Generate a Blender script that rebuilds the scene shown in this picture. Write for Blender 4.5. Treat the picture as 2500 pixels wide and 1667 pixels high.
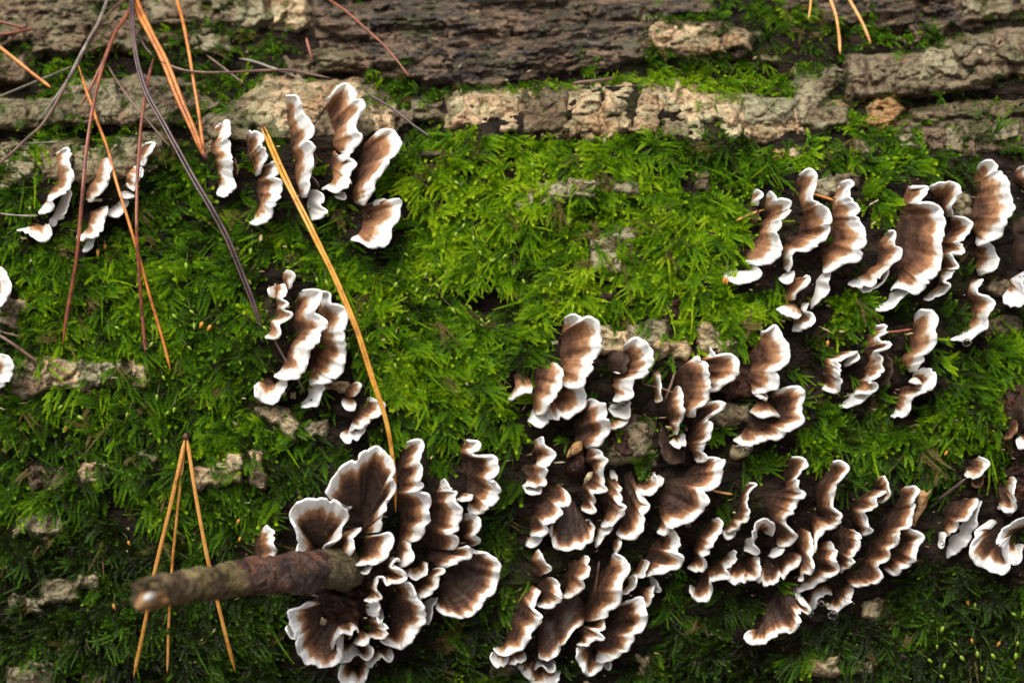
import bpy, math
import numpy as np
from mathutils import Matrix, Vector

# ------------------------------------------------------------------ camera, sky, sun, exposure
SC = bpy.context.scene
for o in list(bpy.data.objects):
    bpy.data.objects.remove(o)
R = 0.20                      # log radius in metres
ZC = 0.195                    # height of the log's axis
ALPHA = math.radians(28)      # where on the log the camera looks
BETA = math.radians(23)       # camera pitch
DIST = 0.50
LENS, SENSOR = 60.0, 36.0
W, H_ = 2500.0, 1667.0
U = DIST * SENSOR / LENS / W  # metres per photo pixel at the log

S0 = np.array([0.0, -R * math.cos(ALPHA), ZC + R * math.sin(ALPHA)])
CAM = S0 + DIST * np.array([0.0, -math.cos(BETA), math.sin(BETA)])
FWD = (S0 - CAM) / DIST
RIGHT = np.array([1.0, 0, 0])
UPV = np.cross(RIGHT, FWD)

cam_d = bpy.data.cameras.new("camera")
cam_d.lens = LENS
cam_d.sensor_width = SENSOR
cam_d.clip_start = 0.01
cam_d.clip_end = 200
cam_d.dof.use_dof = True
cam_d.dof.focus_distance = DIST - 0.003
cam_d.dof.aperture_fstop = 7.5
cam = bpy.data.objects.new("camera", cam_d)
cam.matrix_world = Matrix(((RIGHT[0], UPV[0], -FWD[0], CAM[0]), (RIGHT[1], UPV[1], -FWD[1], CAM[1]),
                           (RIGHT[2], UPV[2], -FWD[2], CAM[2]), (0, 0, 0, 1)))
SC.collection.objects.link(cam)
SC.camera = cam

SUN_EL, SUN_AZ = math.radians(66), math.radians(-30)     # azimuth from behind the camera, towards its left
world = bpy.data.worlds.new("World")
SC.world = world
world.use_nodes = True
wn = world.node_tree.nodes
wl = world.node_tree.links
bg = wn["Background"]
sky = wn.new("ShaderNodeTexSky")
sky.sky_type = 'NISHITA'
sky.sun_disc = False
sky.sun_elevation = SUN_EL
sun_dir = np.array([math.sin(SUN_AZ) * math.cos(SUN_EL), -math.cos(SUN_AZ) * math.cos(SUN_EL), math.sin(SUN_EL)])
sky.sun_rotation = math.atan2(sun_dir[0], sun_dir[1])
sky.dust_density = 6.0
sky.ozone_density = 1.0
sky.air_density = 1.0
hs = wn.new("ShaderNodeHueSaturation")
hs.inputs["Saturation"].default_value = 0.45
wl.new(sky.outputs[0], hs.inputs["Color"])
wl.new(hs.outputs[0], bg.inputs["Color"])
bg.inputs["Strength"].default_value = 0.085
sun_d = bpy.data.lights.new("sun", 'SUN')
sun_d.energy = 1.4
sun_d.angle = math.radians(40)
sun_d.color = (1.0, 0.965, 0.91)
sun = bpy.data.objects.new("sun", sun_d)
sun.rotation_euler = Vector(sun_dir).to_track_quat('Z', 'Y').to_euler()
sun.location = (0, -1, 2)
SC.collection.objects.link(sun)
SC.view_settings.view_transform = 'Standard'
SC.view_settings.look = 'None'
SC.view_settings.gamma = 1.0
SC.view_settings.use_curve_mapping = False
SC.view_settings.exposure = 0.95

# ------------------------------------------------------------------ helpers
COL = SC.collection
rng = np.random.default_rng(11)


def P(px, py, h=0.0):
    """the point of the log's cylinder, raised by h photo pixels, that lies on the ray through a photo pixel"""
    px = np.asarray(px, float); py = np.asarray(py, float); h = np.asarray(h, float)
    k = SENSOR / LENS / W
    d = FWD[None] + ((px.ravel() - W / 2) * k)[:, None] * RIGHT + ((H_ / 2 - py.ravel()) * k)[:, None] * UPV
    r = R + np.broadcast_to(h, px.shape).ravel() * U
    oy, oz = CAM[1], CAM[2] - ZC
    a = d[:, 1] ** 2 + d[:, 2] ** 2
    b = oy * d[:, 1] + oz * d[:, 2]
    c = oy * oy + oz * oz - r * r
    t = (-b - np.sqrt(np.maximum(b * b - a * c, 1e-9))) / a
    return (CAM[None] + t[:, None] * d).reshape(px.shape + (3,))


def project(p):
    q = p - CAM
    z = q @ FWD
    k = SENSOR / LENS / W
    return W / 2 + (q @ RIGHT) / z / k, H_ / 2 - (q @ UPV) / z / k


def _hash(ix, iy, seed):
    n = (ix.astype(np.int64) * 374761393 + iy.astype(np.int64) * 668265263 + seed * 1442695041) & 0xFFFFFFFF
    n = ((n ^ (n >> 13)) * 1274126177) & 0xFFFFFFFF
    n = ((n ^ (n >> 16)) * 2246822519) & 0xFFFFFFFF
    return ((n ^ (n >> 15)) & 0xFFFF) / 65535.0


def noise(x, y, seed=0):
    """value noise -1..1"""
    x = np.asarray(x, float); y = np.asarray(y, float)
    x, y = np.broadcast_arrays(x, y)
    ix = np.floor(x); iy = np.floor(y)
    fx = x - ix; fy = y - iy
    fx = fx * fx * fx * (fx * (fx * 6 - 15) + 10); fy = fy * fy * fy * (fy * (fy * 6 - 15) + 10)
    a = _hash(ix, iy, seed); b = _hash(ix + 1, iy, seed)
    c = _hash(ix, iy + 1, seed); d = _hash(ix + 1, iy + 1, seed)
    return ((a * (1 - fx) + b * fx) * (1 - fy) + (c * (1 - fx) + d * fx) * fy) * 2 - 1


def fbm(x, y, seed=0, octv=4, gain=0.5):
    v = 0; a = 1; s = 0
    for k in range(octv):
        v = v + a * noise(np.asarray(x) * 2 ** k + 17.3 * k, np.asarray(y) * 2 ** k - 9.1 * k, seed + k)
        s += a; a *= gain
    return v / s


def sstep(a, b, x):
    t = np.clip((x - a) / (b - a), 0, 1)
    return t * t * (3 - 2 * t)


def mesh(name, verts, faces, mat=None, smooth=True, attrs=None, normals=None):
    me = bpy.data.meshes.new(name)
    verts = np.asarray(verts, np.float32)
    if isinstance(faces, np.ndarray):
        n, k = faces.shape
        me.vertices.add(len(verts)); me.vertices.foreach_set("co", verts.ravel())
        me.loops.add(n * k); me.loops.foreach_set("vertex_index", faces.astype(np.int32).ravel())
        me.polygons.add(n)
        me.polygons.foreach_set("loop_start", np.arange(0, n * k, k, dtype=np.int32))
        me.update(calc_edges=True)
    else:
        me.from_pydata(verts.tolist(), [], faces)
    if smooth:
        me.polygons.foreach_set("use_smooth", np.ones(len(me.polygons), bool))
    for k, v in (attrs or {}).items():
        at = me.attributes.new(k, 'FLOAT', 'POINT')
        at.data.foreach_set("value", np.asarray(v, np.float32))
    if mat:
        me.materials.append(mat)
    me.update()
    if normals is not None:
        me.normals_split_custom_set_from_vertices([tuple(v) for v in normals])
    return me


def obj(name, me, parent=None, label=None, cat=None, group=None, kind=None):
    o = bpy.data.objects.new(name, me)
    COL.objects.link(o)
    if parent is not None:
        o.parent = parent
        o.matrix_parent_inverse = Matrix.Translation(parent.location).inverted()
    if label: o["label"] = label
    if cat: o["category"] = cat
    if group: o["group"] = group
    if kind: o["kind"] = kind
    return o


def empty(name, loc, label, cat, group=None):
    o = bpy.data.objects.new(name, None)
    o.empty_display_size = 0.005
    o.location = loc
    COL.objects.link(o)
    o["label"] = label; o["category"] = cat
    if group: o["group"] = group
    return o


def crspline(pts, n):
    """n points evenly along a Catmull-Rom curve through pts"""
    p = np.asarray(pts, float)
    if len(p) == 2:
        t = np.linspace(0, 1, n)[:, None]
        return p[0] * (1 - t) + p[1] * t
    q = np.vstack([2 * p[0] - p[1], p, 2 * p[-1] - p[-2]])
    out = []
    for i in range(1, len(q) - 2):
        t = np.linspace(0, 1, 12, endpoint=False)[:, None]
        a, b, c, d = q[i - 1], q[i], q[i + 1], q[i + 2]
        out.append(0.5 * (2 * b + (c - a) * t + (2 * a - 5 * b + 4 * c - d) * t ** 2 + (3 * b - a - 3 * c + d) * t ** 3))
    out.append(q[-2][None])
    c = np.vstack(out)
    s = np.r_[0, np.cumsum(np.linalg.norm(np.diff(c[:, :2], axis=0), axis=1))]
    u = np.linspace(0, s[-1], n)
    return np.stack([np.interp(u, s, c[:, k]) for k in range(c.shape[1])], 1)


FRAMES = {"S": (0, 0, 1), "A1": (0, 300, 500 / 2352), "A2": (480, 180, 540 / 1924), "A3": (600, 620, 400 / 1254),
          "A4": (1740, 380, 400 / 1425), "A5": (2060, 380, 440 / 1437), "A6": (1220, 740, 420 / 1829),
          "A7": (1560, 740, 440 / 1643), "A8": (1980, 740, 520 / 2146), "B1": (330, 1040, .4),
          "B2": (680, 1060, 300 / 1307), "B3": (940, 1060, 300 / 1307), "B4": (680, 1340, 400 / 1918),
          "B5": (1180, 1050, 380 / 1806), "B6": (1180, 1310, 440 / 1933), "B7": (1480, 1060, 420 / 1568),
          "B8": (1800, 1080, 480 / 1447), "C1": (2260, 920, 240 / 753), "C2": (0, 600, 640 / 2281),
          "C3": (0, 1000, 480 / 1128), "C4": (960, 380, 640 / 2352), "C5": (1960, 1300, 540 / 2307),
          "D1": (0, 0, 700 / 2350), "D2": (600, 0, 700 / 2350), "D3": (1200, 0, 700 / 2350), "D4": (1800, 0, 700 / 2350)}


def pts(frame, s):
    x0, y0, k = FRAMES[frame]
    return np.array([[float(v) for v in w.split(",")] for w in s.split()]) * k + (x0, y0)


# ------------------------------------------------------------------ materials
def new_mat(name):
    m = bpy.data.materials.new(name)
    m.use_nodes = True
    return m, m.node_tree.nodes, m.node_tree.links, m.node_tree.nodes["Principled BSDF"]


def ramp(nodes, stops, interp='LINEAR'):
    r = nodes.new("ShaderNodeValToRGB")
    e = r.color_ramp.elements
    r.color_ramp.interpolation = interp
    while len(e) < len(stops):
        e.new(0.5)
    for i, (p, c) in enumerate(stops):
        e[i].position = p
        e[i].color = (*c, 1)
    return r


def wnoise(nodes, links, scale, detail=4, rough=0.55, stretch=None, dist=0.0, vor=False):
    g = nodes.new("ShaderNodeNewGeometry")
    mp = nodes.new("ShaderNodeMapping")
    mp.inputs["Scale"].default_value = stretch or (1, 1, 1)
    links.new(g.outputs["Position"], mp.inputs["Vector"])
    if vor:
        n = nodes.new("ShaderNodeTexVoronoi")
        n.feature = 'DISTANCE_TO_EDGE'
        n.inputs["Scale"].default_value = scale
    else:
        n = nodes.new("ShaderNodeTexNoise")
        n.inputs["Scale"].default_value = scale
        n.inputs["Detail"].default_value = detail
        n.inputs["Roughness"].default_value = rough
        n.inputs["Distortion"].default_value = dist
    links.new(mp.outputs[0], n.inputs["Vector"])
    return n


def mixc(nodes, links, fac, a, b, mode='MIX'):
    m = nodes.new("ShaderNodeMix")
    m.data_type = 'RGBA'
    m.blend_type = mode
    for sock, v in ((m.inputs[0], fac), (m.inputs[6], a), (m.inputs[7], b)):
        if isinstance(v, (int, float)): sock.default_value = v
        elif isinstance(v, tuple): sock.default_value = (*v, 1)
        else: links.new(v, sock)
    return m.outputs[2]


def add_bump(nodes, links, bsdf, height, strength=0.5, dist=0.001, prev=None):
    b = nodes.new("ShaderNodeBump")
    b.inputs["Strength"].default_value = strength
    b.inputs["Distance"].default_value = dist
    links.new(height, b.inputs["Height"])
    if prev is not None: links.new(prev, b.inputs["Normal"])
    links.new(b.outputs[0], bsdf.inputs["Normal"])
    return b.outputs[0]


def math_node(nodes, links, op, a, b=None, clamp=False):
    m = nodes.new("ShaderNodeMath")
    m.operation = op
    m.use_clamp = clamp
    for s, v in ((m.inputs[0], a), (m.inputs[1], b)):
        if v is None: continue
        if isinstance(v, (int, float)): s.default_value = v
        else: links.new(v, s)
    return m.outputs[0]


def bark_material(name, c_dark, c_mid, c_light, c_lichen, lichen, stretch=(1, 1, 1), rough=0.75, moss=0.25, pit=0.35, spec=0.3, blotch=None):
    m, n, l, b = new_mat(name)
    n1 = wnoise(n, l, 190, 6, 0.65, stretch, 0.6)
    r1 = ramp(n, [(0.30, c_dark), (0.46, c_mid), (0.66, c_light)])
    l.new(n1.outputs[0], r1.inputs[0])
    n2 = wnoise(n, l, 120, 5, 0.7, (1, 1, 1), 1.0)
    r2 = ramp(n, [(0.58 - lichen * 0.28, (0, 0, 0)), (0.66 - lichen * 0.2, (1, 1, 1))])
    l.new(n2.outputs[0], r2.inputs[0])
    n5 = wnoise(n, l, 520, 3, 0.6)
    lic = mixc(n, l, n5.outputs[0], c_lichen, tuple(v * 0.62 for v in c_lichen))
    c = mixc(n, l, r2.outputs[0], r1.outputs[0], lic)
    n3 = wnoise(n, l, 62, 4, 0.6)
    r3 = ramp(n, [(0.60 - moss * 0.15, (0, 0, 0)), (0.72 - moss * 0.15, (1, 1, 1))])
    l.new(n3.outputs[0], r3.inputs[0])
    f3 = math_node(n, l, 'MULTIPLY', r3.outputs[0], min(1.0, moss * 2))
    c = mixc(n, l, f3, c, (0.05, 0.075, 0.012))
    n6 = wnoise(n, l, 48, 3, 0.55)
    r6 = ramp(n, [(0.36, (0.62, 0.56, 0.50)), (0.52, (1, 1, 1))])
    l.new(n6.outputs[0], r6.inputs[0])
    c = mixc(n, l, 1.0, c, r6.outputs[0], 'MULTIPLY')
    if blotch:
        n8 = wnoise(n, l, 75, 5, 0.7, (0.55, 1.2, 1.2), 1.2)
        r8 = ramp(n, [(0.50, (0, 0, 0)), (0.58, (1, 1, 1))])
        l.new(n8.outputs[0], r8.inputs[0])
        n9 = wnoise(n, l, 300, 4, 0.7, stretch, 0.5)
        r9 = ramp(n, [(0.35, tuple(v * 0.35 for v in blotch)), (0.6, blotch)])
        l.new(n9.outputs[0], r9.inputs[0])
        c = mixc(n, l, math_node(n, l, 'MULTIPLY', r8.outputs[0], 0.8), c, r9.outputs[0])
    n4 = wnoise(n, l, 640, 3, 0.7, stretch)
    r4 = ramp(n, [(0.28, tuple([1 - pit * 1.6] * 3)), (0.48, (1, 1, 1))])
    l.new(n4.outputs[0], r4.inputs[0])
    c = mixc(n, l, 1.0, c, r4.outputs[0], 'MULTIPLY')
    # thin dark cracks that wander
    wob = wnoise(n, l, 90, 3, 0.6)
    v7 = wnoise(n, l, 95, stretch=(stretch[0] * 1.0, stretch[1] * 1.25, stretch[2] * 1.25), vor=True)
    mp7 = v7.inputs["Vector"].links[0].from_node
    vm = n.new("ShaderNodeVectorMath"); vm.operation = 'SCALE'; vm.inputs[3].default_value = 0.011
    va = n.new("ShaderNodeVectorMath"); va.operation = 'ADD'
    l.new(wob.outputs["Color"], vm.inputs[0]); l.new(mp7.outputs[0], va.inputs[0]); l.new(vm.outputs[0], va.inputs[1])
    l.new(va.outputs[0], v7.inputs["Vector"])
    r7 = ramp(n, [(0.0, (0.22, 0.18, 0.15)), (0.035, (0.7, 0.67, 0.64)), (0.08, (1, 1, 1))])
    l.new(v7.outputs["Distance"], r7.inputs[0])
    c = mixc(n, l, 0.85, c, r7.outputs[0], 'MULTIPLY')
    l.new(c, b.inputs["Base Color"])
    b.inputs["Roughness"].default_value = rough
    b.inputs["Specular IOR Level"].default_value = spec
    p = add_bump(n, l, b, n4.outputs[0], 1.0, 0.0016)
    add_bump(n, l, b, n1.outputs[0], 0.7, 0.002, p)
    return m


M_CRUST = bark_material("bark crust pale", (0.13, 0.075, 0.04), (0.60, 0.40, 0.22), (0.84, 0.63, 0.38), (0.63, 0.54, 0.31), 0.45, moss=0.28, pit=.55)
M_BROWN = bark_material("bark crust brown", (0.045, 0.028, 0.018), (0.19, 0.127, 0.076), (0.35, 0.245, 0.15), (0.31, 0.265, 0.15), 0.45, moss=0.38, pit=.5)
M_LICHEN = bark_material("bark with lichen", (0.075, 0.05, 0.032), (0.29, 0.215, 0.135), (0.47, 0.37, 0.24), (0.44, 0.395, 0.23), 0.75, moss=0.38, pit=.5)
M_SLAB = bark_material("smooth dark bark", (0.014, 0.012, 0.012), (0.055, 0.043, 0.037), (0.31, 0.20, 0.11), (0.16, 0.145, 0.085), 0.3,
                       stretch=(0.55, 1.7, 1.7), rough=0.45, moss=0.3, pit=0.55, blotch=(0.34, 0.225, 0.14))
M_RUST = bark_material("rusty bark", (0.012, 0.005, 0.004), (0.036, 0.014, 0.009), (0.095, 0.036, 0.016), (0.05, 0.03, 0.02), 0.1, rough=0.4, moss=0.05)
M_ORANGE = bark_material("orange crust", (0.16, 0.06, 0.02), (0.50, 0.27, 0.10), (0.66, 0.40, 0.17), (0.62, 0.40, 0.19), 0.3, rough=0.5, moss=0.0, pit=0.25)
M_LOG = bark_material("log inner bark", (0.007, 0.005, 0.004), (0.018, 0.012, 0.009), (0.042, 0.026, 0.017), (0.03, 0.03, 0.013), 0.2,
                      stretch=(0.4, 1, 1), rough=0.85, moss=0.22, pit=.55, spec=0.12)


def fungus_material():
    m, n, l, b = new_mat("bracket flesh")
    at = n.new("ShaderNodeAttribute"); at.attribute_name = "band"
    un = n.new("ShaderNodeAttribute"); un.attribute_name = "under"
    ns = wnoise(n, l, 330, 5, 0.6, dist=0.4)
    d1 = math_node(n, l, 'MULTIPLY', math_node(n, l, 'SUBTRACT', ns.outputs[0], 0.5), 26)
    e = math_node(n, l, 'ADD', at.outputs["Fac"], d1)
    t = math_node(n, l, 'DIVIDE', math_node(n, l, 'ADD', e, 30), 120, True)
    k = lambda v: (v + 30) / 120
    r = ramp(n, [(0, (0.85, 0.845, 0.82)), (k(-5), (0.84, 0.82, 0.775)), (k(0), (0.66, 0.48, 0.33)), (k(5), (0.44, 0.235, 0.118)),
                 (k(14), (0.34, 0.168, 0.083)), (k(22), (0.20, 0.096, 0.052)), (k(32), (0.066, 0.030, 0.017)), (k(41), (0.105, 0.054, 0.033)),
                 (k(50), (0.044, 0.022, 0.014)), (k(62), (0.088, 0.053, 0.036)), (k(74), (0.042, 0.023, 0.016)), (k(88), (0.066, 0.040, 0.028))])
    l.new(t, r.inputs[0])
    fine = wnoise(n, l, 1500, 3, 0.7)
    rf = ramp(n, [(0.25, (0.72, 0.70, 0.68)), (0.6, (1, 1, 1))])
    l.new(fine.outputs[0], rf.inputs[0])
    # fibres only on the brown, the white rim stays clean
    fz = math_node(n, l, 'MULTIPLY', math_node(n, l, 'DIVIDE', math_node(n, l, 'ADD', e, 4), 20, True), 0.9)
    fb = n.new("ShaderNodeAttribute"); fb.attribute_name = "fib"
    rfb = ramp(n, [(0.0, (0.66, 0.64, 0.62)), (0.5, (0.96, 0.96, 0.96)), (1.0, (1.15, 1.13, 1.1))])
    l.new(fb.outputs["Fac"], rfb.inputs[0])
    top = mixc(n, l, fz, r.outputs[0], rf.outputs[0], 'MULTIPLY')
    fz2 = math_node(n, l, 'MULTIPLY', math_node(n, l, 'DIVIDE', math_node(n, l, 'ADD', e, 12), 22, True), 0.85)
    top = mixc(n, l, fz2, top, rfb.outputs[0], 'MULTIPLY')
    mo = wnoise(n, l, 170, 5, 0.72, dist=0.8)
    rmo = ramp(n, [(0.36, (0.40, 0.34, 0.30)), (0.50, (0.95, 0.93, 0.9)), (0.66, (1.25, 1.18, 1.1))])
    l.new(mo.outputs[0], rmo.inputs[0])
    top = mixc(n, l, fz2, top, rmo.outputs[0], 'MULTIPLY')
    st = wnoise(n, l, 230, 4, 0.65)
    rs = ramp(n, [(0.30, (0.80, 0.72, 0.60)), (0.47, (1, 1, 1))])
    l.new(st.outputs[0], rs.inputs[0])
    top = mixc(n, l, 0.8, top, rs.outputs[0], 'MULTIPLY')
    ru = ramp(n, [(0, (0.80, 0.79, 0.75)), (0.3, (0.70, 0.66, 0.58)), (0.75, (0.43, 0.34, 0.245)), (1, (0.20, 0.13, 0.085))])
    l.new(t, ru.inputs[0])
    c = mixc(n, l, un.outputs["Fac"], top, ru.outputs[0])
    l.new(c, b.inputs["Base Color"])
    b.inputs["Roughness"].default_value = 0.58
    b.inputs["Subsurface Weight"].default_value = 0.22
    b.inputs["Subsurface Radius"].default_value = (1.0, 0.75, 0.55)
    b.inputs["Subsurface Scale"].default_value = 0.0012
    b.inputs["Specular IOR Level"].default_value = 0.3
    p = add_bump(n, l, b, fine.outputs[0], 0.35, 0.0004)
    add_bump(n, l, b, ns.outputs[0], 0.4, 0.0012, p)
    return m


M_FUNGUS = fungus_material()


def needle_material(name, c1, c2, c3):
    m, n, l, b = new_mat(name)
    n1 = wnoise(n, l, 160, 5, 0.7)
    r = ramp(n, [(0.30, c1), (0.48, c2), (0.70, c3)])
    l.new(n1.outputs[0], r.inputs[0])
    l.new(r.outputs[0], b.inputs["Base Color"])
    sp = wnoise(n, l, 520, 3, 0.7)
    rsp = ramp(n, [(0.30, (0.35, 0.28, 0.25)), (0.42, (1, 1, 1))])
    l.new(sp.outputs[0], rsp.inputs[0])
    l.new(mixc(n, l, 0.8, r.outputs[0], rsp.outputs[0], 'MULTIPLY'), b.inputs["Base Color"])
    b.inputs["Roughness"].default_value = 0.38
    n2 = wnoise(n, l, 900, 3, 0.6)
    add_bump(n, l, b, n2.outputs[0], 0.3, 0.0004)
    return m


NEEDLE = {
    "orange": needle_material("orange needle", (0.22, 0.055, 0.008), (0.50, 0.16, 0.022), (0.66, 0.28, 0.055)),
    "yellow": needle_material("yellow needle", (0.32, 0.10, 0.012), (0.60, 0.27, 0.03), (0.75, 0.42, 0.08)),
    "red": needle_material("red-brown needle", (0.075, 0.018, 0.009), (0.20, 0.05, 0.02), (0.36, 0.11, 0.038)),
    "purple": needle_material("dark needle", (0.022, 0.011, 0.011), (0.055, 0.026, 0.025), (0.12, 0.062, 0.056)),
    "grey": needle_material("grey needle", (0.09, 0.07, 0.05), (0.20, 0.16, 0.12), (0.38, 0.34, 0.29)),
    "olive": needle_material("olive needle", (0.05, 0.045, 0.022), (0.11, 0.10, 0.05), (0.2, 0.18, 0.1)),
    "brown": needle_material("brown needle", (0.05, 0.022, 0.015), (0.12, 0.06, 0.038), (0.23, 0.13, 0.085)),
    "straw": needle_material("straw needle", (0.30, 0.10, 0.018), (0.58, 0.26, 0.055), (0.70, 0.39, 0.12)),
}


def moss_material():
    m, n, l, b = new_mat("moss leaf")
    n.remove(b)
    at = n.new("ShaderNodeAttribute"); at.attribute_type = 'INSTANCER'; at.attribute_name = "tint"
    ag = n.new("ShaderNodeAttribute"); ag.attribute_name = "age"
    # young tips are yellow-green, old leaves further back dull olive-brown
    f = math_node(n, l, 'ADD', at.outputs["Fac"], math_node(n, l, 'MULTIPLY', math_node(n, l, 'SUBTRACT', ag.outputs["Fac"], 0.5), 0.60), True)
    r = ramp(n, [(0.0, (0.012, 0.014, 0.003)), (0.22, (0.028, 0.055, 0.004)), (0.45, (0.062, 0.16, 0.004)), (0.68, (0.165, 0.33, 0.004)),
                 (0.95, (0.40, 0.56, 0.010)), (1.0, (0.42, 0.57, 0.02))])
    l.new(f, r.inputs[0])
    dd = n.new("ShaderNodeAttribute"); dd.attribute_type = 'INSTANCER'; dd.attribute_name = "dead"
    c = mixc(n, l, dd.outputs["Fac"], r.outputs[0], (0.17, 0.13, 0.04))
    d = n.new("ShaderNodeBsdfDiffuse"); t = n.new("ShaderNodeBsdfTranslucent"); g = n.new("ShaderNodeBsdfGlossy")
    g.inputs["Roughness"].default_value = 0.3
    l.new(c, d.inputs[0]); l.new(c, t.inputs[0])
    m1 = n.new("ShaderNodeMixShader"); m1.inputs[0].default_value = 0.30
    l.new(d.outputs[0], m1.inputs[1]); l.new(t.outputs[0], m1.inputs[2])
    m2 = n.new("ShaderNodeMixShader"); m2.inputs[0].default_value = 0.015
    l.new(m1.outputs[0], m2.inputs[1]); l.new(g.outputs[0], m2.inputs[2])
    l.new(m2.outputs[0], n["Material Output"].inputs["Surface"])
    return m


M_MOSS = moss_material()


def plain(name, c, rough=0.5, var=0.35, scale=400):
    m, n, l, b = new_mat(name)
    n1 = wnoise(n, l, scale, 4, 0.6)
    r = ramp(n, [(0.3, tuple(v * (1 - var) for v in c)), (0.65, tuple(min(1, v * (1 + var * 0.6)) for v in c))])
    l.new(n1.outputs[0], r.inputs[0])
    l.new(r.outputs[0], b.inputs["Base Color"])
    b.inputs["Roughness"].default_value = rough
    add_bump(n, l, b, n1.outputs[0], 0.4, 0.0006)
    return m


M_CAPSULE = plain("moss capsule", (0.19, 0.29, 0.02), 0.3, 0.3)
M_SETA = plain("moss stalk", (0.07, 0.09, 0.015), 0.4)
M_OCAPSULE = plain("orange capsule", (0.52, 0.21, 0.03), 0.3)
M_SHEATH = plain("needle sheath", (0.11, 0.03, 0.02), 0.5)
M_SOIL = plain("forest soil", (0.045, 0.03, 0.018), 0.9, 0.5, 30)
M_GLASS, _n, _l, _b = new_mat("water")
_b.inputs["Base Color"].default_value = (1, 1, 1, 1)
_b.inputs["Transmission Weight"].default_value = 1.0
_b.inputs["Roughness"].default_value = 0.0
_b.inputs["IOR"].default_value = 1.33

# ------------------------------------------------------------------ the log: bark relief
def base_height(px, py):
    """relief of the log under moss and bark plates, in photo pixels"""
    cush = 28 * fbm(px / 240, py / 110, 1, 3) + 24 * fbm(px / 78, py / 50, 5, 3)
    edge = 330 + 60 * noise(px / 260, 0.5, 9) + 70 * sstep(1500, 2400, px) - 60 * np.exp(-((px - 1450) / 420) ** 2)
    T = 1 - sstep(edge - 120, edge + 30, py)
    fur = -52 + 24 * fbm(px / 420, py / 26, 21, 4) + 10 * fbm(px / 60, py / 14, 25, 3)
    h = cush * (1 - T) + fur * T + 5 * fbm(px / 26, py / 11, 27, 3)
    for cx, cy, rx, ry, dep in ((1185, 725, 90, 38, 55), (1010, 650, 60, 30, 10), (250, 320, 240, 16, 40), (90, 130, 130, 20, 35),
                                (1650, 330, 300, 16, 10), (2380, 265, 220, 30, 45), (2000, 250, 60, 40, 30), (820, 120, 130, 16, 30),
                                (1390, 190, 90, 12, 35), (60, 235, 80, 18, 30), (2150, 120, 140, 14, 30), (80, 1260, 200, 30, 25),
                                (250, 1420, 260, 40, 25), (2250, 1500, 260, 60, 20)):
        h = h - dep * np.exp(-((px - cx) / rx) ** 2 - ((py - cy) / ry) ** 2)
    return h


# raster of the relief (plates are added to it as they are built)
GX0, GY0, GST = -760, -300, 5
GNX, GNY = 800, 470
gx = GX0 + GST * np.arange(GNX); gy = GY0 + GST * np.arange(GNY)
GPX, GPY = np.meshgrid(gx, gy)
HMAP = base_height(GPX, GPY)
PLATE = np.zeros_like(HMAP)          # how far inside a bare plate (px)
PMOSS = np.zeros_like(HMAP)


def samp(A, px, py):
    x = np.clip((np.asarray(px, float) - GX0) / GST, 0, GNX - 1.001); y = np.clip((np.asarray(py, float) - GY0) / GST, 0, GNY - 1.001)
    i = x.astype(int); j = y.astype(int); fx = x - i; fy = y - j
    return (A[j, i] * (1 - fx) + A[j, i + 1] * fx) * (1 - fy) + (A[j + 1, i] * (1 - fx) + A[j + 1, i + 1] * fx) * fy


# log body: a full cylinder, finely divided where the relief is
fx_ = np.arange(-430, 2931, 5.0)
xs = (fx_ - W / 2) * U
xs = np.r_[np.linspace(-1.6, xs[0] - 0.02, 40), xs, np.linspace(xs[-1] + 0.02, 1.6, 40)]
th = np.r_[np.arange(math.radians(-16), math.radians(72), 5 * U / R), np.linspace(math.radians(73), math.radians(343), 110)]
XX, TT = np.meshgrid(xs, th)
base_pts = np.stack([XX, -R * np.cos(TT), ZC + R * np.sin(TT)], -1)
ppx, ppy = project(base_pts.reshape(-1, 3))
vis = (TT.ravel() < math.radians(72.5)) & (TT.ravel() > math.radians(-17)) & (np.abs(XX.ravel()) < 0.26)
hh = np.where(vis, base_height(np.where(vis, ppx, XX.ravel() / U), np.where(vis, ppy, TT.ravel() * R / U)), 0)
alt = 25 * fbm(XX.ravel() / U / 420, TT.ravel() * R / U / 60, 31, 4) - 10
wgt = np.where(vis, sstep(0.26, 0.22, np.abs(XX.ravel())) * sstep(math.radians(72.5), math.radians(66), TT.ravel()) * sstep(math.radians(-17), math.radians(-12), TT.ravel()), 0)
hh = hh * wgt + alt * (1 - wgt)
rr = R + hh * U
lv = np.stack([XX.ravel(), -rr * np.cos(TT.ravel()), ZC + rr * np.sin(TT.ravel())], -1)
nt, nx = len(th), len(xs)
a = np.arange(nt)[:, None] * nx + np.arange(nx - 1)[None]
b = ((np.arange(nt) + 1) % nt)[:, None] * nx + np.arange(nx - 1)[None]
lf = np.stack([a, a + 1, b + 1, b], -1).reshape(-1, 4)
log = obj("fallen_log", mesh("fallen_log", lv, lf, M_LOG), None, "thick fallen log with cracked bark and moss, crossing the whole picture", "log")
for sx, k in ((-1.6, 0), (1.6, nx - 1)):
    ring = lv.reshape(nt, nx, 3)[:, k]
    obj("cut_end", mesh("cut_end", ring, [list(range(nt))[::(1 if k else -1)]], M_LOG, False), log)

gm = obj("ground", mesh("ground", [(-60, -60, 0), (60, -60, 0), (60, 60, 0), (-60, 60, 0)], [(0, 1, 2, 3)], M_SOIL, False), None, kind="structure")


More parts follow.
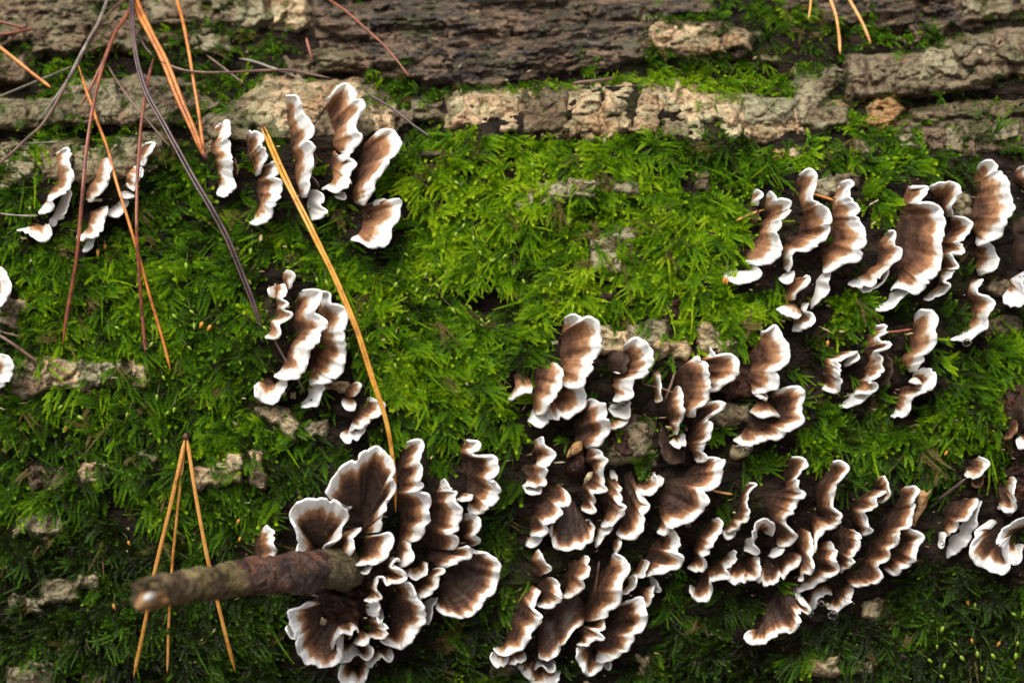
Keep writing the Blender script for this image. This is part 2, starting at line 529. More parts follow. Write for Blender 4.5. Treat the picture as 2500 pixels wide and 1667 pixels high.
def poly_sd(px, py, poly):
    """signed distance to a polygon, positive inside"""
    d2 = np.full(px.shape, 1e18); inside = np.zeros(px.shape, bool)
    n = len(poly)
    for i in range(n):
        x0, y0 = poly[i]; x1, y1 = poly[(i + 1) % n]
        ex, ey = x1 - x0, y1 - y0
        t = np.clip(((px - x0) * ex + (py - y0) * ey) / (ex * ex + ey * ey + 1e-9), 0, 1)
        d2 = np.minimum(d2, (px - x0 - t * ex) ** 2 + (py - y0 - t * ey) ** 2)
        c = ((y0 > py) != (y1 > py))
        with np.errstate(divide='ignore', invalid='ignore'):
            inside ^= c & (px < (x1 - x0) * (py - y0) / (y1 - y0 + 1e-12) + x0)
    d = np.sqrt(d2)
    return np.where(inside, d, -d)


def plate(poly, top, mat, moss=0.12, style="crust", seed=0, step=4.0, name="bark_plate", parent=log, label=None, cat=None, reg=True):
    poly = np.asarray(poly, float)
    x0, y0 = poly.min(0) - 24; x1, y1 = poly.max(0) + 24
    if poly[:, 1].mean() < 330 and 1 < top < 15: top = top + 16
    px, py = np.meshgrid(np.arange(x0, x1 + step, step), np.arange(y0, y1 + step, step))
    jit = 4 + 13 * fbm(px / 40, py / 40, seed + 100, 4, .6)
    sd = poly_sd(px, py, poly) + jit
    small = min(x1 - x0, y1 - y0)
    rim = 8 if small < 90 else 10
    hb = samp(HMAP, px, py)
    cx, cy = poly.mean(0)
    lvl = np.median(hb)
    hbs = hb * 0.6 + lvl * 0.4
    s = sstep(-3, rim * 1.3, sd)
    if style == "slab":
        q = 1.0 * fbm(px / 120, py / 30 + px / 420, seed + 7, 4, .55) + 0.3 * fbm(px / 34, py / 12, seed + 3, 3)
        lay = 3.8 * q
        fl = np.floor(lay); fr = lay - fl
        rough = 9 * (fl + sstep(0.88, 1.0, fr)) + 4.5 * fbm(px / 26, py / 7, seed + 40, 3) - 16 * (1 - sstep(0, .035, np.abs(fbm(px / 130, py / 90, seed + 44, 3)))) + 8 * fbm(px / 160, py / 60, seed + 41, 2)
    else:
        rough = 12 * fbm(px / 60, py / 44, seed + 1, 3) + 6 * (1 - np.abs(fbm(px / 26, py / 22, seed + 2, 3)) * 2.6) + 5 * fbm(px / 9, py / 8, seed + 4, 3, .7)
        crack = 1 - sstep(0.0, 0.07, np.abs(fbm(px / 110, py / 80, seed + 12, 3)))
        rough = rough - 13 * crack
    dome = (6 if poly[:, 1].mean() < 430 else 0) * (1 - np.exp(-np.maximum(sd, 0) / 30))
    h = np.where(sd > -3, hbs * s + hb * (1 - s) + (top + dome + rough) * s, hb) - 13 * (1 - s)
    keep = sd > -9
    idx = -np.ones(px.shape, int)
    q = keep[:-1, :-1] & keep[1:, :-1] & keep[1:, 1:] & keep[:-1, 1:]
    used = np.zeros(px.shape, bool)
    used[:-1, :-1] |= q; used[1:, :-1] |= q; used[1:, 1:] |= q; used[:-1, 1:] |= q
    if not q.any():
        return None
    idx[used] = np.arange(used.sum())
    v = P(px[used], py[used], h[used])
    qi, qj = np.nonzero(q)
    f = np.stack([idx[qi + 1, qj], idx[qi + 1, qj + 1], idx[qi, qj + 1], idx[qi, qj]], -1)
    o = obj(name, mesh(name, v, f, mat), parent, label, cat)
    # note it in the raster
    i0, i1 = max(0, int((x0 - GX0) / GST)), min(GNX, int((x1 - GX0) / GST) + 2)
    j0, j1 = max(0, int((y0 - GY0) / GST)), min(GNY, int((y1 - GY0) / GST) + 2)
    gxx, gyy = GPX[j0:j1, i0:i1], GPY[j0:j1, i0:i1]
    gs = poly_sd(gxx, gyy, poly) + 4 + 13 * fbm(gxx / 40, gyy / 40, seed + 100, 4, .6)
    m = gs > 0
    HMAP[j0:j1, i0:i1] = np.where(m, HMAP[j0:j1, i0:i1] * 0.45 + lvl * 0.55 + top * sstep(-3, rim, gs), HMAP[j0:j1, i0:i1])
    if not reg:
        return o
    PLATE[j0:j1, i0:i1] = np.maximum(PLATE[j0:j1, i0:i1], np.where(m, gs, 0))
    PMOSS[j0:j1, i0:i1] = np.where(m, moss, PMOSS[j0:j1, i0:i1])
    return o


def rect(x0, y0, x1, y1, skew=0):
    """a rough block of bark as a polygon"""
    r = np.random.default_rng(int(x0 * 7 + y0 * 13) % 99991)
    n = 4 if x1 - x0 > 90 else 3
    t = np.linspace(0, 1, n + 1)
    a = (y1 - y0) * 0.17
    topl = [(x0 + (x1 - x0) * u, y0 + skew * u + r.uniform(-a, a)) for u in t]
    bot = [(x0 + (x1 - x0) * u, y1 + skew * u + r.uniform(-a, a)) for u in t[::-1]]
    mid = [(x1 + r.uniform(-6, 6), (y0 + y1) / 2 + skew)]
    return topl + mid + bot + [(x0 + r.uniform(-6, 6), (y0 + y1) / 2)]


C_, B_, L_, S_, R_ = M_CRUST, M_BROWN, M_LICHEN, M_SLAB, M_RUST
PL = [
    # (polygon, height, material, moss share, style)
    (rect(-200, -40, 70, 22), 30, B_, .15, "slab"), (rect(84, -20, 250, 50, 4), 34, B_, .1, "slab"),
    (rect(-220, 88, -20, 190), 28, B_, .2, "crust"), (rect(-15, 130, 62, 205), 26, B_, .25, "crust"),
    (rect(76, 62, 210, 132, -6), 34, B_, .12, "slab"), (rect(-30, 60, 70, 118), 22, B_, .3, "slab"),
    (rect(222, 40, 350, 120), 24, B_, .3, "crust"),
    (rect(175, 198, 300, 300), 30, L_, .3, "crust"), (rect(305, 188, 432, 292, 4), 34, L_, .22, "crust"),
    (rect(-120, 252, 66, 318), 30, L_, .25, "crust"), (rect(70, 246, 130, 302), 28, L_, .3, "crust"),
    (rect(135, 260, 235, 305), 22, B_, .5, "crust"),
    (rect(358, -50, 505, 62), 36, L_, .2, "crust"), (rect(512, -60, 562, 40), 34, L_, .45, "crust"),
    (rect(568, -50, 655, 68), 36, L_, .22, "crust"), (rect(662, -40, 752, 72), 38, C_, .12, "crust"),
    (rect(470, 88, 560, 128), 22, L_, .5, "crust"), (rect(700, 150, 760, 190), 14, B_, .3, "crust"),
    ([(600, 235), (660, 192), (740, 188), (800, 205), (860, 190), (900, 232), (892, 262), (800, 268), (770, 300), (730, 330), (640, 318), (600, 292)], 30, C_, .06, "crust"),
    ([(470, 300), (560, 280), (620, 300), (610, 350), (520, 345)], 20, B_, .35, "crust"),
    ([(752, -70), (1390, -90), (1395, 20), (1330, 66), (1180, 84), (1020, 92), (900, 96), (850, 102), (765, 60)], 40, S_, .06, "slab"),
    ([(800, 120), (900, 104), (1030, 100), (1180, 96), (1340, 72), (1400, 52), (1560, 60), (1578, 140), (1500, 158), (1410, 165), (1300, 190), (1180, 212), (1040, 208), (1000, 186), (930, 168), (800, 160)], 30, S_, .06, "slab"),
    ([(1402, -80), (1570, -80), (1566, 48), (1480, 56), (1400, 40)], 30, S_, .2, "slab"),
    (rect(760, 130, 905, 178), 16, B_, .25, "slab"),
    (rect(1578, -30, 1745, 34), 34, S_, .12, "slab"),
    ([(1580, 70), (1622, 44), (1680, 58), (1730, 70), (1762, 100), (1756, 128), (1700, 142), (1640, 130), (1582, 118)], 36, C_, .06, "crust"),
    (rect(1764, 82, 1832, 124), 24, C_, .2, "crust"), (rect(1855, 130, 1902, 166), 20, L_, .3, "crust"),
    (rect(1097, 232, 1178, 305), 40, C_, .08, "crust"), (rect(1184, 226, 1272, 300), 38, C_, .12, "crust"), (rect(1215, 302, 1270, 332), 22, C_, .3, "crust"),
    (rect(1278, 222, 1382, 338), 40, B_, .12, "crust"), (rect(1390, 250, 1468, 335), 40, C_, .05, "crust"), (rect(1405, 222, 1470, 256), 36, C_, .1, "crust"),
    (rect(1472, 216, 1543, 335), 44, C_, .05, "crust"), (rect(1551, 228, 1610, 338), 42, C_, .05, "crust"), (rect(1618, 212, 1656, 280), 40, C_, .12, "crust"),
    (rect(1612, 286, 1682, 340), 30, L_, .3, "crust"), (rect(1664, 226, 1690, 268), 30, C_, .2, "crust"), (rect(1700, 244, 1802, 306), 36, C_, .15, "crust"),
    (rect(1808, 240, 1945, 300), 36, L_, .12, "crust"), (rect(1830, 300, 1890, 348), 30, C_, .12, "crust"),
    ([(1942, 172), (2000, 190), (2035, 168), (2052, 200), (2020, 235), (2000, 262), (2070, 262), (2068, 300), (2010, 318), (1955, 305), (1938, 240)], 36, L_, .06, "crust"),
    (rect(2068, 142, 2116, 232), 36, B_, .1, "crust"), (rect(2122, 140, 2270, 212, -4), 40, B_, .08, "crust"),
    (rect(2246, 116, 2344, 190, -4), 40, L_, .08, "crust"), (rect(2338, 84, 2420, 172, -6), 42, B_, .08, "crust"), (rect(2424, 56, 2680, 160, -8), 42, B_, .08, "crust"),
    (rect(2185, 206, 2420, 238, -26), 22, B_, .1, "crust"),
    (rect(2000, -60, 2122, 48), 36, S_, .1, "slab"), (rect(2126, -60, 2244, 84), 40, S_, .05, "slab"), (rect(2250, -60, 2352, 76, 6), 40, S_, .05, "slab"),
    (rect(2356, -30, 2392, 36), 30, L_, .3, "crust"), (rect(2398, -30, 2480, 42), 30, L_, .2, "crust"), (rect(2484, -30, 2700, 30), 30, B_, .2, "crust"),
    (rect(2200, 98, 2242, 122), 16, B_, .2, "crust"), (rect(1905, -30, 1990, 20), 20, S_, .3, "slab"),
    (rect(2185, 322, 2245, 372), 24, L_, .2, "crust"), (rect(2252, 296, 2306, 352), 28, B_, .15, "crust"), (rect(2312, 306, 2342, 360), 26, L_, .2, "crust"),
    (rect(2225, 262, 2400, 296, -6), 20, B_, .15, "slab"), (rect(2352, 300, 2420, 374), 26, B_, .15, "crust"), (rect(2426, 290, 2490, 340), 24, L_, .3, "crust"),
    (rect(2404, 250, 2680, 284), 24, B_, .2, "crust"), (rect(2090, 340, 2136, 372), 18, B_, .3, "crust"),
    (rect(1010, 250, 1080, 290), 24, B_, .25, "slab"), (rect(905, 268, 965, 330), 22, C_, .2, "crust"), (rect(1016, 372, 1090, 396), 8, S_, .35, "slab"),
    (rect(975, 270, 1008, 310), 16, B_, .4, "crust"),
    # bare spots in the moss
    (rect(-120, 362, 26, 452), 26, L_, .4, "crust"), (rect(30, 372, 88, 446), 26, L_, .3, "crust"), (rect(92, 366, 136, 430), 24, L_, .35, "crust"),
    (rect(262, 345, 340, 405), 26, L_, .15, "crust"), (rect(344, 330, 392, 382), 26, L_, .2, "crust"), (rect(272, 402, 368, 440), 14, B_, .15, "crust"),
    (rect(490, 342, 520, 372), 14, C_, .4, "crust"),
    (rect(34, 884, 108, 958), 24, B_, .15, "crust"), (rect(114, 880, 196, 944), 26, C_, .1, "crust"), (rect(205, 880, 236, 934), 18, L_, .5, "crust"),
    (rect(246, 884, 290, 926), 16, L_, .55, "crust"), (rect(326, 880, 366, 940), 20, C_, .3, "crust"),
    (rect(-60, 730, 48, 808), 18, B_, .25, "crust"), (rect(50, 728, 70, 760), 12, C_, .4, "crust"), (rect(216, 826, 264, 852), 12, L_, .5, "crust"),
    ([(626, 1000), (650, 994), (700, 1000), (728, 1030), (716, 1068), (694, 1064), (680, 1034), (634, 1022)], 26, C_, .08, "crust"),
    (rect(734, 1028, 792, 1066), 14, L_, .4, "crust"), (rect(790, 934, 850, 950), 10, C_, .4, "crust"),
    (rect(530, 1116, 588, 1174), 24, C_, .08, "crust"), (rect(560, 1104, 640, 1150), 22, C_, .1, "crust"), (rect(474, 1140, 526, 1188), 16, C_, .35, "crust"), (rect(612, 1158, 646, 1188), 16, B_, .2, "crust"),
    (rect(326, 1096, 382, 1116), 12, L_, .4, "crust"),
    (rect(208, 1126, 264, 1172), 22, C_, .1, "crust"), (rect(80, 1132, 150, 1198), 18, B_, .3, "crust"),
    (rect(40, 1256, 150, 1298), 20, L_, .25, "crust"), (rect(104, 1414, 196, 1464), 26, L_, .15, "crust"), (rect(186, 1400, 232, 1432), 24, L_, .15, "crust"),
    (rect(30, 1460, 56, 1492), 10, L_, .2, "crust"), (rect(70, 1470, 108, 1492), 10, L_, .2, "crust"), (rect(20, 1620, 130, 1690), 20, L_, .2, "crust"), (rect(205, 1640, 258, 1672), 14, B_, .3, "crust"),
    (rect(160, 1560, 195, 1590), 10, B_, .3, "crust"),
    (rect(1350, 440, 1462, 478), 20, L_, .15, "crust"), (rect(1318, 468, 1352, 500), 16, L_, .4, "crust"), (rect(1504, 446, 1562, 474), 18, L_, .15, "crust"),
    (rect(1444, 575, 1500, 612), 14, L_, .5, "crust"), (rect(1505, 556, 1556, 590), 18, L_, .2, "crust"), (rect(1455, 620, 1510, 660), 12, L_, .55, "crust"),
    (rect(1270, 482, 1292, 512), 10, L_, .5, "crust"), (rect(1472, 712, 1504, 742), 12, R_, .1, "crust"),
    (rect(1618, 728, 1652, 776), 12, R_, .1, "crust"), (rect(1535, 786, 1622, 846), 24, L_, .15, "crust"), (rect(1462, 806, 1530, 856), 20, C_, .3, "crust"), (rect(1602, 838, 1630, 872), 16, C_, .2, "crust"),
    (rect(1712, 806, 1754, 862), 20, C_, .15, "crust"), (rect(1760, 830, 1796, 860), 14, C_, .4, "crust"), (rect(1640, 840, 1670, 870), 10, C_, .4, "crust"),
    (rect(1505, 1030, 1578, 1122), 20, B_, .3, "crust"), (rect(1732, 992, 1776, 1034), 18, B_, .25, "crust"), (rect(1784, 994, 1826, 1030), 14, B_, .4, "crust"),
    (rect(1790, 1085, 1830, 1110), 10, C_, .4, "crust"), (rect(1490, 1100, 1560, 1130), 14, B_, .3, "crust"),
    (rect(1700, 425, 1720, 455), 8, B_, .3, "crust"), (rect(1996, 438, 2042, 470), 20, L_, .15, "crust"), (rect(2010, 410, 2040, 438), 14, L_, .3, "crust"), (rect(2048, 428, 2090, 452), 14, B_, .3, "crust"),
    (rect(2330, 478, 2368, 530), 18, L_, .2, "crust"), (rect(1840, 410, 1880, 436), 10, L_, .4, "crust"),
    (rect(2420, 690, 2500, 720), 12, B_, .3, "crust"), (rect(2408, 780, 2480, 812), 14, B_, .3, "crust"),
    (rect(2112, 1468, 2162, 1502), 14, C_, .3, "crust"), (rect(1976, 1604, 2046, 1640), 16, C_, .25, "crust"), (rect(2096, 1610, 2130, 1640), 10, C_, .4, "crust"), (rect(1200, 1586, 1262, 1650), 14, B_, .3, "crust"),
    (rect(1560, 1600, 1590, 1640), 10, C_, .4, "crust"), (rect(1290, 1440, 1310, 1470), 8, B_, .3, "crust"),
]
UNDER = [
    ([(-740, -60), (760, -60), (760, 70), (560, 90), (350, 128), (150, 140), (-740, 130)], 6, B_, .3, "slab"),
    ([(-740, 130), (80, 150), (60, 205), (-740, 215)], 6, B_, .35, "slab"),
    ([(-740, 246), (120, 240), (180, 200), (440, 190), (560, 250), (440, 310), (200, 312), (-740, 322)], 8, B_, .4, "crust"),
    ([(-740, 362), (60, 352), (260, 352), (400, 320), (400, 410), (280, 445), (100, 445), (-740, 460)], 8, L_, .4, "crust"),
    ([(470, 300), (600, 230), (900, 190), (960, 260), (960, 330), (760, 335), (600, 350), (480, 350)], 6, B_, .3, "crust"),
    ([(750, -80), (1580, -80), (1600, 150), (1400, 172), (1190, 215), (1000, 205), (780, 160)], 4, S_, .2, "slab"),
    ([(1570, 40), (1760, 50), (1850, 90), (1840, 140), (1700, 152), (1580, 130)], 6, B_, .3, "crust"),
    ([(1092, 228), (1270, 214), (1480, 214), (1660, 206), (1800, 236), (1960, 236), (2080, 250), (2078, 310), (1960, 318), (1880, 345), (1700, 345), (1400, 342), (1200, 338), (1096, 306)], 1, C_, .22, "crust"),
    ([(1900, -60), (3220, -60), (3220, 50), (2500, 56), (2250, 92), (2000, 50)], 6, S_, .25, "slab"),
    ([(2062, 138), (2260, 118), (2420, 74), (3220, 30), (3220, 180), (2440, 190), (2270, 232), (2070, 244)], 12, B_, .15, "crust"),
    ([(2180, 320), (2240, 262), (2440, 240), (3220, 230), (3220, 372), (2300, 376)], 8, B_, .3, "crust"),
    ([(26, 880), (200, 876), (300, 880), (372, 876), (370, 940), (200, 950), (40, 962)], 6, B_, .45, "crust"),
    ([(470, 1140), (560, 1096), (650, 1100), (650, 1190), (480, 1192)], 6, B_, .45, "crust"),
    ([(1300, 440), (1570, 430), (1570, 480), (1330, 508)], 5, L_, .5, "crust"),
    ([(1430, 560), (1560, 550), (1550, 620), (1500, 665), (1440, 650)], 5, L_, .55, "crust"),
    ([(1455, 790), (1640, 776), (1640, 870), (1470, 866)], 8, L_, .3, "crust"),
    ([(1490, 1000), (1600, 1010), (1600, 1135), (1480, 1130)], 8, B_, .35, "crust"),
]
for i, (poly, top, mat, ms, style) in enumerate(UNDER):
    plate(poly, top, mat, ms, style, seed=400 + i * 3, step=5.0, reg=i in (5, 7, 9))
BARE = []
for i, (poly, top, mat, ms, style) in enumerate(PL):
    poly = np.array(poly, float)
    if poly[:, 1].mean() < 430:
        top = top * .55
    else:
        c0 = poly.mean(0)
        poly = c0 + (poly - c0) * (1 + 14 / np.maximum(14, np.ptp(poly, axis=0)))
        top, ms = top * .75 + 12, ms * .4
        if ms < .14: BARE.append(poly)
    plate(poly, top, mat, ms, style, seed=i * 3 + 1)
for i, poly in enumerate([rect(1745, 898, 1850, 968), rect(1384, 1075, 1432, 1150), [(2446, 960), (2480, 938), (2640, 930), (2640, 1130), (2470, 1120), (2476, 1060), (2452, 1010)], [(2420, 1190), (2450, 1150), (2480, 1120), (2640, 1110), (2640, 1280), (2500, 1260), (2440, 1240)],
                          [(640, 1400), (760, 1420), (900, 1440), (960, 1470), (900, 1500), (800, 1490), (690, 1440)], [(745, 1470), (800, 1440), (880, 1460), (885, 1540), (830, 1570), (770, 1560)], [(900, 1330), (1000, 1340), (990, 1440), (930, 1480), (880, 1420)], rect(1500, 1060, 1540, 1110), rect(1690, 712, 1736, 745), rect(1848, 560, 1890, 700)]):
    plate(poly, [34, 44, 30, 34, 10, 44, 26, 16, 12, 16, 16, 16][i], R_, 0.02, "crust", seed=700 + i)


def region(px, py, polys):
    m = np.full(px.shape, -1e9)
    for p in polys:
        m = np.maximum(m, poly_sd(px, py, p))
    return m



# ------------------------------------------------------------------ bracket fungi
NL = [0]
FOOT = []


def sm1(s, sc, seed):
    return noise(np.asarray(s) / sc, np.full(np.shape(s), seed * 3.7), seed)


def L(frame, M, B, w=20, h=112, hb=-4, under=False, endk=0.42, dark=0, ruf=1.0, ext=None):
    """one flap: M its free margin, B where it leaves the bark (photo pixels), w the white rim, h how far it stands out"""
    return dict(f=frame, M=M, B=B, w=w, h=h, hb=hb, under=under, endk=endk, dark=dark, ruf=ruf, ext=ext)


def flap(d):
    NL[0] += 1
    sd = NL[0]
    M0, B0 = pts(d["f"], d["M"]), pts(d["f"], d["B"])
    ln = np.linalg.norm(np.diff(M0, axis=0), axis=1).sum()
    N = int(np.clip(ln / 4.6, 16, 150))
    M, B = crspline(M0, N), crspline(B0, N)
    s = np.linspace(0, ln, N)
    tt = np.linspace(0, 1, N)
    # in the crowded lower clusters the caps run back into one another
    bc = B.mean(0)
    ext = d["ext"] if d["ext"] is not None else (0.45 if bc[0] > 1180 and bc[1] > 880 else 0.14)
    if not d["under"] and d["w"] > 0:
        B = B - (M - B) * (ext * np.minimum(1, np.minimum(tt, 1 - tt) * 5))[:, None] * np.minimum(1, 45 / (np.linalg.norm(M - B, axis=1)[:, None] + 1))
    out = M - B
    wd = np.linalg.norm(out, axis=1)
    ou = out / (wd[:, None] + 1e-6)
    # the way out at the margin, smoothed
    ker = np.ones(5) / 5
    ou = np.stack([np.convolve(np.pad(ou[:, k], 2, mode='edge'), ker, 'valid') for k in range(2)], 1)
    ou /= np.linalg.norm(ou, axis=1)[:, None] + 1e-6
    sc = d["ruf"] * min(1.0, ln / 120)
    scal = 6.5 * np.abs(sm1(s, 15, sd)) - 2.6 + 6.5 * sm1(s, 34, sd + 1) + 1.6 * sm1(s, 7, sd + 11) - 9 * sstep(.55, .9, sm1(s, 17, sd + 14))
    fade = np.minimum(1, np.minimum(tt, 1 - tt) * 8)
    M = M + ou * (scal * sc * fade)[:, None]
    out = M - B
    wd = np.linalg.norm(out, axis=1)
    K = 16
    v = np.linspace(0, 1, K)
    FOOT.append(np.vstack([M[::2], B[::-2]]))
    surf = samp(HMAP, B[:, 0], B[:, 1])
    sk = np.ones(9) / 9
    surf = np.convolve(np.pad(surf, 4, mode='edge'), sk, 'valid')
    sfm = 0.5 * surf + 0.5 * surf.mean()
    hm = sfm + d["h"] * (d["endk"] + (1 - d["endk"]) * np.sin(np.pi * tt) ** 0.5) + (15 * sm1(s, 22, sd + 2) + 10 * sm1(s, 60, sd + 3)) * sc
    hb = surf + d["hb"] - 6
    img = B[:, None] + out[:, None] * v[None, :, None]
    # a slight belly and low folds across the flap
    pleat = (4.2 * sm1(s, 11, sd + 4) + 6 * np.abs(sm1(s, 24, sd + 7)) + 5 * sm1(s, 48, sd + 5)) * sc
    zon = noise(v[None] * 5.0 + 0 * s[:, None], s[:, None] / 70, sd + 6) * 2.0
    prof = v ** 0.82
    hgt = hb[:, None] + (hm - hb)[:, None] * prof[None] + pleat[:, None] * (v ** 1.5)[None] + zon * (v * (1 - v) * 4)[None]
    top = P(img[..., 0], img[..., 1], hgt)
    du = np.gradient(top, axis=0); dv = np.gradient(top, axis=1)
    n = np.cross(du, dv)
    # keep the fold from flipping
    n = np.where(np.isfinite(n), n, 0)
    nl = np.linalg.norm(n, axis=-1, keepdims=True)
    n = n / (nl + 1e-12)
    for _ in range(2):
        n[1:-1] = (n[:-2] + n[1:-1] + n[2:])
        n /= np.linalg.norm(n, axis=-1, keepdims=True) + 1e-12
    view = CAM - top
    facing = (n * view).sum(-1)
    if np.median(facing) < 0:
        n = -n
    outd = top[:, -1] - top[:, -3]
    outd /= np.linalg.norm(outd, axis=-1, keepdims=True) + 1e-9
    thm = np.clip(4.5 + 0.05 * wd, 4.5, 8.5) * U
    th = thm[:, None] * (0.85 + 0.8 * (1 - v)[None])
    r1 = top[:, -1] + outd * (thm * .16)[:, None] - n[:, -1] * (thm * .22)[:, None]
    r2 = top[:, -1] + outd * (thm * .16)[:, None] - n[:, -1] * (thm * .68)[:, None]
    bot = (top - n * th[..., None])[:, ::-1]
    ring = np.concatenate([top, r1[:, None], r2[:, None], bot], 1)
    dist = (1 - v)[None] * wd[:, None]
    w = d["w"] * (0.78 - .1 * float(sstep(820, 1120, bc[1]))) * (1 + 0.42 * sm1(s, 22, sd + 8) + .2 * sm1(s, 60, sd + 12))
    if d["w"] < 0:
        band = dist - d["w"]
    else:
        band = dist - w[:, None]
    band = band + 5 * noise(s[:, None] / 11 + 0 * v[None], v[None] * 2 + 0 * s[:, None], sd + 9)
    rich = sstep(820, 1120, bc[1])
    gain = float(np.clip((31 + 20 * rich) / max(8.0, np.percentile(wd, 65) - abs(d["w"])), .60 + .85 * rich, 1.15 + 1.25 * rich)) * (1 + .22 * float(noise(sd * 3.3, .5, 5)))
    band = np.where(band > 0, band * gain + d["dark"] * np.minimum(1, band / 12), band)
    bbot = ((1 - v)[None] * np.maximum(wd, 40)[:, None] - 30)[:, ::-1]
    rimb = band[:, -1:]
    bandr = np.concatenate([band, np.minimum(rimb, -5) if d["w"] >= 0 else rimb, np.minimum(rimb, -5) if d["w"] >= 0 else rimb, bbot], 1)
    und = np.concatenate([np.full_like(band, 1.0 if d["under"] else 0.0), np.full((N, 2), 0.0), np.ones_like(bbot)], 1)
    if d["under"]:
        bandr[:, :K] = dist * 0.8 - 30 + d["w"] * 0
        und[:, K + 2:] = 0.0
    fibv = 0.5 + 0.5 * (0.6 * sm1(s, 5.5, sd + 20) + 0.4 * sm1(s, 16, sd + 21))[:, None] + 0.12 * noise(s[:, None] / 9, v[None] * 7, sd + 22)
    fibr = np.concatenate([fibv, np.full((N, 2), .5), np.full_like(bbot, .5)], 1)
    Q = ring.shape[1]
    i = np.arange(N - 1)[:, None] * Q; j = np.arange(Q)[None]; j2 = (j + 1) % Q
    f = np.stack([i + j, i + j2, i + Q + j2, i + Q + j], -1).reshape(-1, 4)
    vt = ring.reshape(-1, 3)
    # outward faces
    c = vt[f].mean(1)
    fn = np.cross(vt[f[:, 2]] - vt[f[:, 0]], vt[f[:, 3]] - vt[f[:, 1]])
    topf = f.reshape(N - 1, Q, 4)[:, :K - 1].reshape(-1, 4)
    tn = np.cross(vt[topf[:, 2]] - vt[topf[:, 0]], vt[topf[:, 3]] - vt[topf[:, 1]])
    if np.median((tn * (CAM - vt[topf].mean(1))).sum(1)) < 0:
        f = f[:, ::-1]; fn = -fn
    vn = np.zeros_like(vt)
    for k in range(4):
        np.add.at(vn, f[:, k], fn)
    vn /= np.linalg.norm(vn, axis=1)[:, None] + 1e-12
    band_v, und_v = bandr.ravel(), und.ravel()
    col = np.tile(np.arange(Q), N - 1)
    fb = band_v[f].mean(1)
    cen = vt[f].mean(1)
    is_margin = ((col >= K - 1) & (col <= K + 1)) | ((col < K - 1) & (fb < 0)) | ((col > K + 1) & (col < K + 4))
    if d["under"] or d["w"] < 0:
        is_margin[:] = False
    return vt, f, vn, band_v, und_v, is_margin, fibr.ravel()


def sub(vt, f, vn, band, und, m, name, fib):
    ff = f[m]
    if not len(ff):
        return None
    u, inv = np.unique(ff, return_inverse=True)
    return mesh(name, vt[u], inv.reshape(ff.shape), M_FUNGUS, True, {"band": band[u], "under": und[u], "fib": fib[u]}, vn[u])


def T(label, flaps, group=None, cat="bracket fungus"):
    b0 = pts(flaps[0]["f"], flaps[0]["B"]).mean(0)
    loc = P(np.array([b0[0]]), np.array([b0[1]]), samp(HMAP, np.array([b0[0]]), np.array([b0[1]])))[0]
    root = empty("bracket_fungus", tuple(loc), label, cat, group or "bracket fungi growing on the log")
    for d in flaps:
        vt, f, vn, band, und, ism, fib = flap(d)
        nm = "underside" if d["under"] else "cap"
        me = sub(vt, f, vn, band, und, ~ism, nm, fib)
        mm = sub(vt, f, vn, band, und, ism, "margin", fib)
        if me is not None and (~ism).sum() > 6:
            o = obj(nm, me, root)
            if mm is not None:
                mo = bpy.data.objects.new("margin", mm); COL.objects.link(mo); mo.parent = o
        elif mm is not None:
            obj("margin", mm, root)
    return root


# --- upper left row
T("slim white-edged bracket, first of its row, with a pale cup at its foot", [
    L("A1", "700,310 770,300 785,360 770,400 785,470 800,520 840,550 815,600 815,660 770,730 720,790 640,840 600,900 610,960 540,1010 440,1040",
      "640,350 635,400 645,450 660,500 655,560 660,640 650,700 600,770 560,830 540,900 500,940 470,970 440,1010", 17, 95),
    L("A1", "800,740 790,850 760,960 700,1080 660,1190 600,1195", "660,850 650,950 600,1050 550,1100 545,1150 560,1180", 20, 55, under=True),
    L("A1", "190,1225 270,1295 340,1290 440,1325 510,1325 570,1240 540,1170", "240,1205 310,1185 380,1165 430,1165 490,1180 510,1170 525,1150", 21, 80)])
T("narrow bracket between two red-brown needles, its lower lobe crossing the needle", [
    L("A1", "1220,400 1290,390 1275,450 1285,490 1270,560 1275,620 1250,680 1190,760 1130,840 1060,900 1010,890", "1140,420 1120,500 1110,600 1090,660 1040,720 1000,800 985,880", 17, 90),
    L("A1", "1235,950 1190,1040 1190,1120 1130,1230 1090,1290 1000,1300 930,1340 880,1300", "1110,980 1050,1020 1030,1110 1015,1180 980,1230 940,1260 890,1280", 19, 95),
    L("A1", "1090,1300 1060,1390 1010,1440 950,1480", "980,1330 970,1380 950,1430 935,1460", 20, 50, under=True)])
T("bracket broken into small white lobes beneath the reddish needle", [
    L("A1", "1660,245 1765,240 1740,300 1690,390 1690,430 1650,490 1620,470", "1620,260 1605,330 1600,400 1605,460", 14, 90),
    L("A1", "1570,490 1615,520 1620,560 1590,630 1545,680 1570,740 1520,760 1480,700", "1530,500 1480,560 1450,640 1450,700 1470,720", 15, 85),
    L("A1", "1560,830 1500,850 1430,850 1370,810", "1480,780 1440,785 1400,790 1380,800", 16, 85),
    L("A1", "1485,900 1420,990 1370,1060 1300,1085 1220,1040", "1420,850 1380,880 1340,920 1290,960 1240,990", 20, 60, under=True)])
T("small almost all-white bracket just below the orange needle tips", [
    L("A2", "200,430 280,400 275,500 250,570 285,600 285,680 275,760 285,830 310,900 345,980 270,1060 175,1050",
      "140,480 130,560 125,620 150,740 185,830 190,900 190,960 170,1030", 27, 85),
    L("A2", "325,720 350,820 345,900", "285,740 290,830 305,900", -25, 50)])
